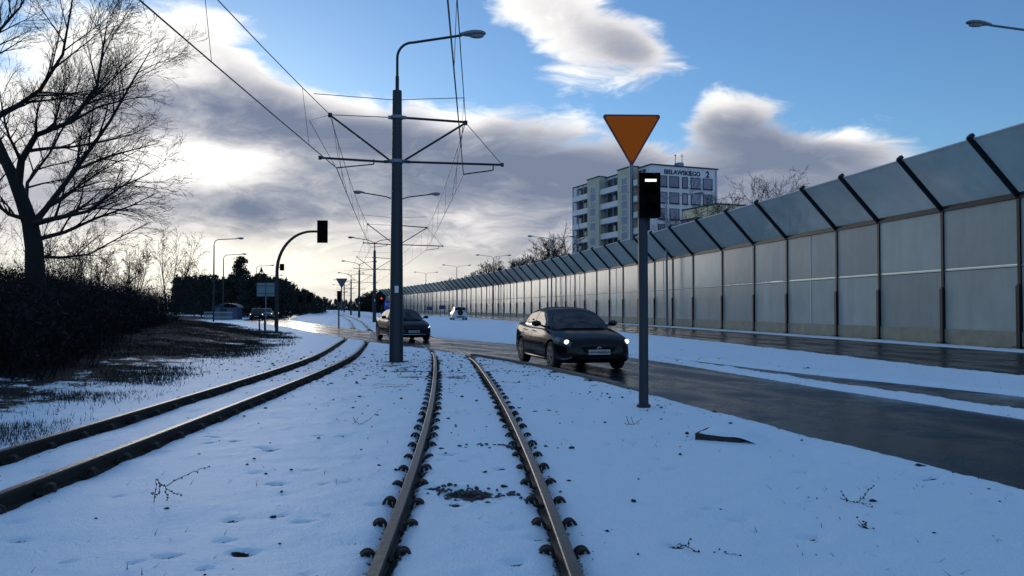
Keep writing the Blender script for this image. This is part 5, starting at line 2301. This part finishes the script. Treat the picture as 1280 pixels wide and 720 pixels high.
def thicket():
    segs = []
    vs = []
    for k in range(520):
        f = rs.rand()
        y = 15 + 62 * f ** 1.25
        px = rs.uniform(-260, 258)
        x = (px - 640) / 1000 * y
        edge = float(np.interp(y, [14, 18, 24, 32, 45, 60, 80], [-8.8, -10.2, -12.2, -15.6, -20.0, -25.5, -32.5]))
        if x > edge:
            x = edge - rs.uniform(0, 3.5)
            px = x / y * 1000 + 640
        top = float(np.interp(px, [-100, 0, 60, 110, 160, 200, 235, 262], [318, 326, 336, 347, 355, 355, 354, 362])) + rs.uniform(-4, 14)
        H = max(.6, 1.45 + (385 - top) / 1000 * y)
        z0 = float(ground_height(np.array(x), np.array(y))) - .05
        # stems
        for j in range(16):
            a = rs.rand() * 6.28
            l = H * rs.uniform(.6, 1.0)
            r0 = .25 + .3 * rs.rand()
            p0 = np.array([x + rs.normal() * .35, y + rs.normal() * .35, z0])
            d = np.array([math.cos(a) * r0, math.sin(a) * r0, 1.0])
            p1 = p0 + d * l * .5
            p2 = p1 + (d + rs.normal(size=3) * .25) * l * .5
            for a_, b_, w in ((p0, p1, .014), (p1, p2, .008)):
                for c in range(2):
                    o = np.array([math.cos(1.57 * c), math.sin(1.57 * c), 0]) * w
                    vs.append(np.array([a_ - o, a_ + o, b_]))
            for m_ in range(5):
                q = p0 + (p2 - p0) * rs.uniform(.25, 1)
                e = q + rs.normal(size=3) * .22 * H * .4 + np.array([0, 0, .12])
                o = rs.normal(size=3) * .005
                vs.append(np.array([q - o, q + o, e]))
        vs.append(tri_mass((x, y, z0 + H * .42), (H * .42, H * .42, H * .46), 300, .055, rs))
    V = np.concatenate([v.reshape(-1, 3) for v in vs])
    return tag(tris('undergrowth', V, M['brush']), kind='stuff')


thicket()


def dry_grass():
    n = 240000
    y = 7.5 + 70 * rs.rand(n) ** 1.6
    bl = bank_line(y)
    x = bl + .7 - rs.exponential(3.4, n)
    p = fbm(x * .55 + 9, y * .55 + 2, 4)
    keep = (rs.rand(n) < 0.05 + 1.1 * sstep(p, .40, .62)) & (rs.rand(n) < sstep(bl + .7 - x, 0, 1.6) + .03) & (road_depth(x, y) < -.3)
    x, y = x[keep], y[keep]
    z = ground_height(x, y)
    k = len(x)
    h = rs.uniform(.02, .11, k) * (0.6 + 1.2 * fbm(x * .8, y * .8, 2))
    a = rs.rand(k) * 6.28
    ln = rs.uniform(.2, .9, k) * h
    w = .0022 + .00035 * y
    P = np.stack([x, y, z - .02], 1)
    o = np.stack([np.cos(a + 1.57) * w, np.sin(a + 1.57) * w, 0 * a], 1)
    tip = P + np.stack([np.cos(a) * ln, np.sin(a) * ln, h], 1)
    V = np.stack([P - o, P + o, tip], 1).reshape(-1, 3)
    tag(tris('dry_grass', V, M['drygrass']), kind='stuff')
    # a few withered blades sticking out of the snow elsewhere
    n = 5000
    y = 3.6 + 24 * rs.rand(n) ** .8
    x = rs.uniform(-.75, .7, n) * y
    p = fbm(x * .9 + 70, y * .9 + 31, 3)
    keep = (p > .57) & (road_depth(x, y) < -.25) & (track_dist(x, y) > .15)
    x, y = x[keep], y[keep]
    z = ground_height(x, y)
    k = len(x)
    a = rs.rand(k) * 6.28
    h = rs.uniform(.008, .05, k)
    ln = rs.uniform(.02, .09, k)
    P = np.stack([x, y, z - .005], 1)
    o = np.stack([np.cos(a + 1.57) * .0035, np.sin(a + 1.57) * .0035, 0 * a], 1)
    tip = P + np.stack([np.cos(a) * ln, np.sin(a) * ln, h], 1)
    V = np.stack([P - o, P + o, tip], 1).reshape(-1, 3)
    tag(tris('withered_blades', V, M['drygrass']), kind='stuff')


dry_grass()

# ------------------------------------------------------------------ single weeds in the snow
M['weed'] = mat('dead_weed_stalk', (0.020, 0.018, 0.017), 0.9)


def weed(label, name, px, py, strokes, r=.0035):
    Y = 1450.0 / (py - 385)
    b = at(px, py, Y)
    b.z = float(ground_height(np.array(b.x), np.array(b.y))) - .004
    t = thing(name, b, label, 'weed')
    rr = random.Random(px)
    s_ = MB()
    for st in strokes:
        pts = [Vector(((qx - px) / 1000 * Y, dy, max(.0, (py - qy) / 1000 * Y - dy * 0.0))) for qx, qy, dy in st]
        fine = []
        for i in range(len(pts) - 1):
            for j in range(4):
                fine.append(pts[i].lerp(pts[i + 1], j / 4) + noise_vec(rr) * .003)
        fine.append(pts[-1])
        s_.tube(fine, [r * (1 - .5 * i / len(fine)) for i in range(len(fine))], 5)
        for q in fine[2::2]:
            s_.blob(q + noise_vec(rr) * .006, (.007, .007, .006), rr.randint(0, 99), 6, 4, .3)
    s_.build('stalk', M['weed'], t)


weed('bent dead weed sticking out of the snow, its drooping stalk left of the tracks', 'dead_weed', 196, 627,
     [[(196, 627, 0), (197, 612, 0), (197.5, 597, 0)], [(197.5, 597, 0), (206, 604, -.02), (214, 609, -.03), (222, 613, -.04), (233, 614.5, -.05)], [(210, 606, -.02), (222, 599, .1), (234, 594, .2), (247, 591, .28)],
      [(203, 602, 0), (203, 611, -.02), (202, 617, -.03)], [(212, 609, -.03), (214, 616, -.04), (215, 621, -.04)], [(196, 613, 0), (192, 615, 0)]])
weed('twiggy dead weed lying flat in the snow near the right edge', 'dead_weed', 1070, 628,
     [[(1048, 622, 0), (1058, 625, 0), (1070, 628, 0), (1082, 631, -.03)], [(1070, 628, 0), (1080, 622, .05), (1092, 616, .12), (1100, 612, .15)], [(1075, 627, 0), (1074, 634, -.1), (1077, 640, -.2)], [(1058, 625, 0), (1056, 618, .1)]], .003)
weed('small tuft of dead weed below the twiggy one at the right', 'dead_weed', 1079, 660, [[(1072, 656, .03), (1079, 659, 0), (1087, 661, 0)], [(1079, 660, 0), (1080, 652, .03)], [(1079, 660, 0), (1084, 655, .05)], [(1079, 660, 0), (1074, 652, .05)]], .003)
weed('long thin dead stalk lying in the snow at the bottom, right of the tracks', 'dead_weed', 862, 690, [[(850, 684, .1), (860, 686, .05), (872, 690, 0), (890, 692, 0), (905, 695, -.02), (922, 700, -.05)], [(860, 686, .05), (866, 680, .12)], [(890, 692, 0), (898, 690, .05)]], .0028)
weed('pale thin dead stalk in the snow between the two tracks', 'dead_weed', 452, 530, [[(440, 522, .1), (445, 527, .03), (452, 530, 0), (462, 524, .1), (472, 514, .25)], [(442, 530, 0), (446, 524, .1)]], .0035)
weed('small dead weed tips in the snow just right of the thick signal post', 'dead_weed', 792, 530, [[(780, 528, 0), (792, 530, 0), (803, 524, .1)], [(792, 530, 0), (790, 522, .1)], [(786, 529, 0), (784, 522, .1)], [(796, 528, 0), (800, 531, 0)]], .004)


# ------------------------------------------------------------------ broken concrete slab in the snow
def slab():
    Y = 8.9
    b = at(868, 546, Y)
    b.z = -.02
    t = thing('concrete_slab', b, 'broken dark concrete slab lying half buried in the snow beside the road', 'slab')
    mb = MB()
    d = Vector((.86, -.50, 0)).normalized()
    e = Vector((.5, .86, 0)).normalized()
    mb.prism([Vector((0, 0, -.04)), d * .50 + Vector((0, 0, -.07)), d * .50 + e * .45 + Vector((0, 0, -.07)), e * .5 + Vector((0, 0, -.04))], (0, 0, .125))
    mb.build('slab', M['slabdark'], t)
    s = MB()
    rows = []
    for i in range(15):
        row = []
        for j in range(13):
            u, v = i / 14 * 1.7, j / 12 * 1.7
            base = d * (.008 + .50 * u) + e * (.008 + .50 * v)
            n = float(fbm(np.array(u * 4.0), np.array(v * 4.0), 3)) - .5
            z = .088 + .022 * n + .010 * min(1, u * 8) * min(1, v * 8)
            z -= .20 * max(0, u - .95) ** 1.2 + .22 * max(0, v - .85) ** 1.2
            if i == 0 or j == 0:
                z -= .012
            row.append(base + Vector((0, 0, z)))
        rows.append(row)
    s.grid(rows)
    s.build('snow_cover', M['snow'], t, smooth=True)


M['slabdark'] = mat('dark_damp_concrete', (0.030, 0.027, 0.024), 0.9, 0, 0.5, 9, 0.5, 30)
M['snowcap'] = mat('snow_cap', (0.64, 0.73, 0.87), 0.6, 0, 0.06, 12, 0.4, 25, spec=0.25)
slab()

# ------------------------------------------------------------------ pale fence and shed far left by the roadway
Y = 96.0
x0 = (256 - 640) / 1000 * Y
t = thing('picket_fence', (x0, Y, 0), 'pale picket fence far off before the dark wood, left of the queueing cars', 'fence')
mb = MB()
for k in range(17):
    mb.box((k * .20, 0, .5), (.05, .015, .5))
mb.build('picket', M['galv'], t)
mb = MB()
for z in (.35, .95):
    mb.box((1.6, .03, z), (1.7, .02, .04))
mb.build('rail', M['frame'], t)
x0 = (286 - 640) / 1000 * 100
t = thing('garden_shed', (x0, 100, 0), 'low dark shed with a rounded roof far off behind the picket fence', 'shed')
mb = MB()
mb.box((0, 0, .75), (1.35, 1.0, .75))
w_ = mb.build('wall', mat('blue_grey_planks', (0.07, 0.09, 0.14), 0.8, 0, 0.4, 4), t)
mb = MB()
P = []
for i in range(9):
    q = PI * i / 8
    P.append([Vector((-math.cos(q) * 1.5, -1.1, 1.5 + .55 * math.sin(q))), Vector((-math.cos(q) * 1.5, 1.1, 1.5 + .55 * math.sin(q)))])
mb.grid(P)
mb.build('roof', M['signback'], t, smooth=True)
mb = MB()
mb.box((-.3, -1.01, .7), (.4, .02, .65))
mb.build('door', M['darkmetal'], t)
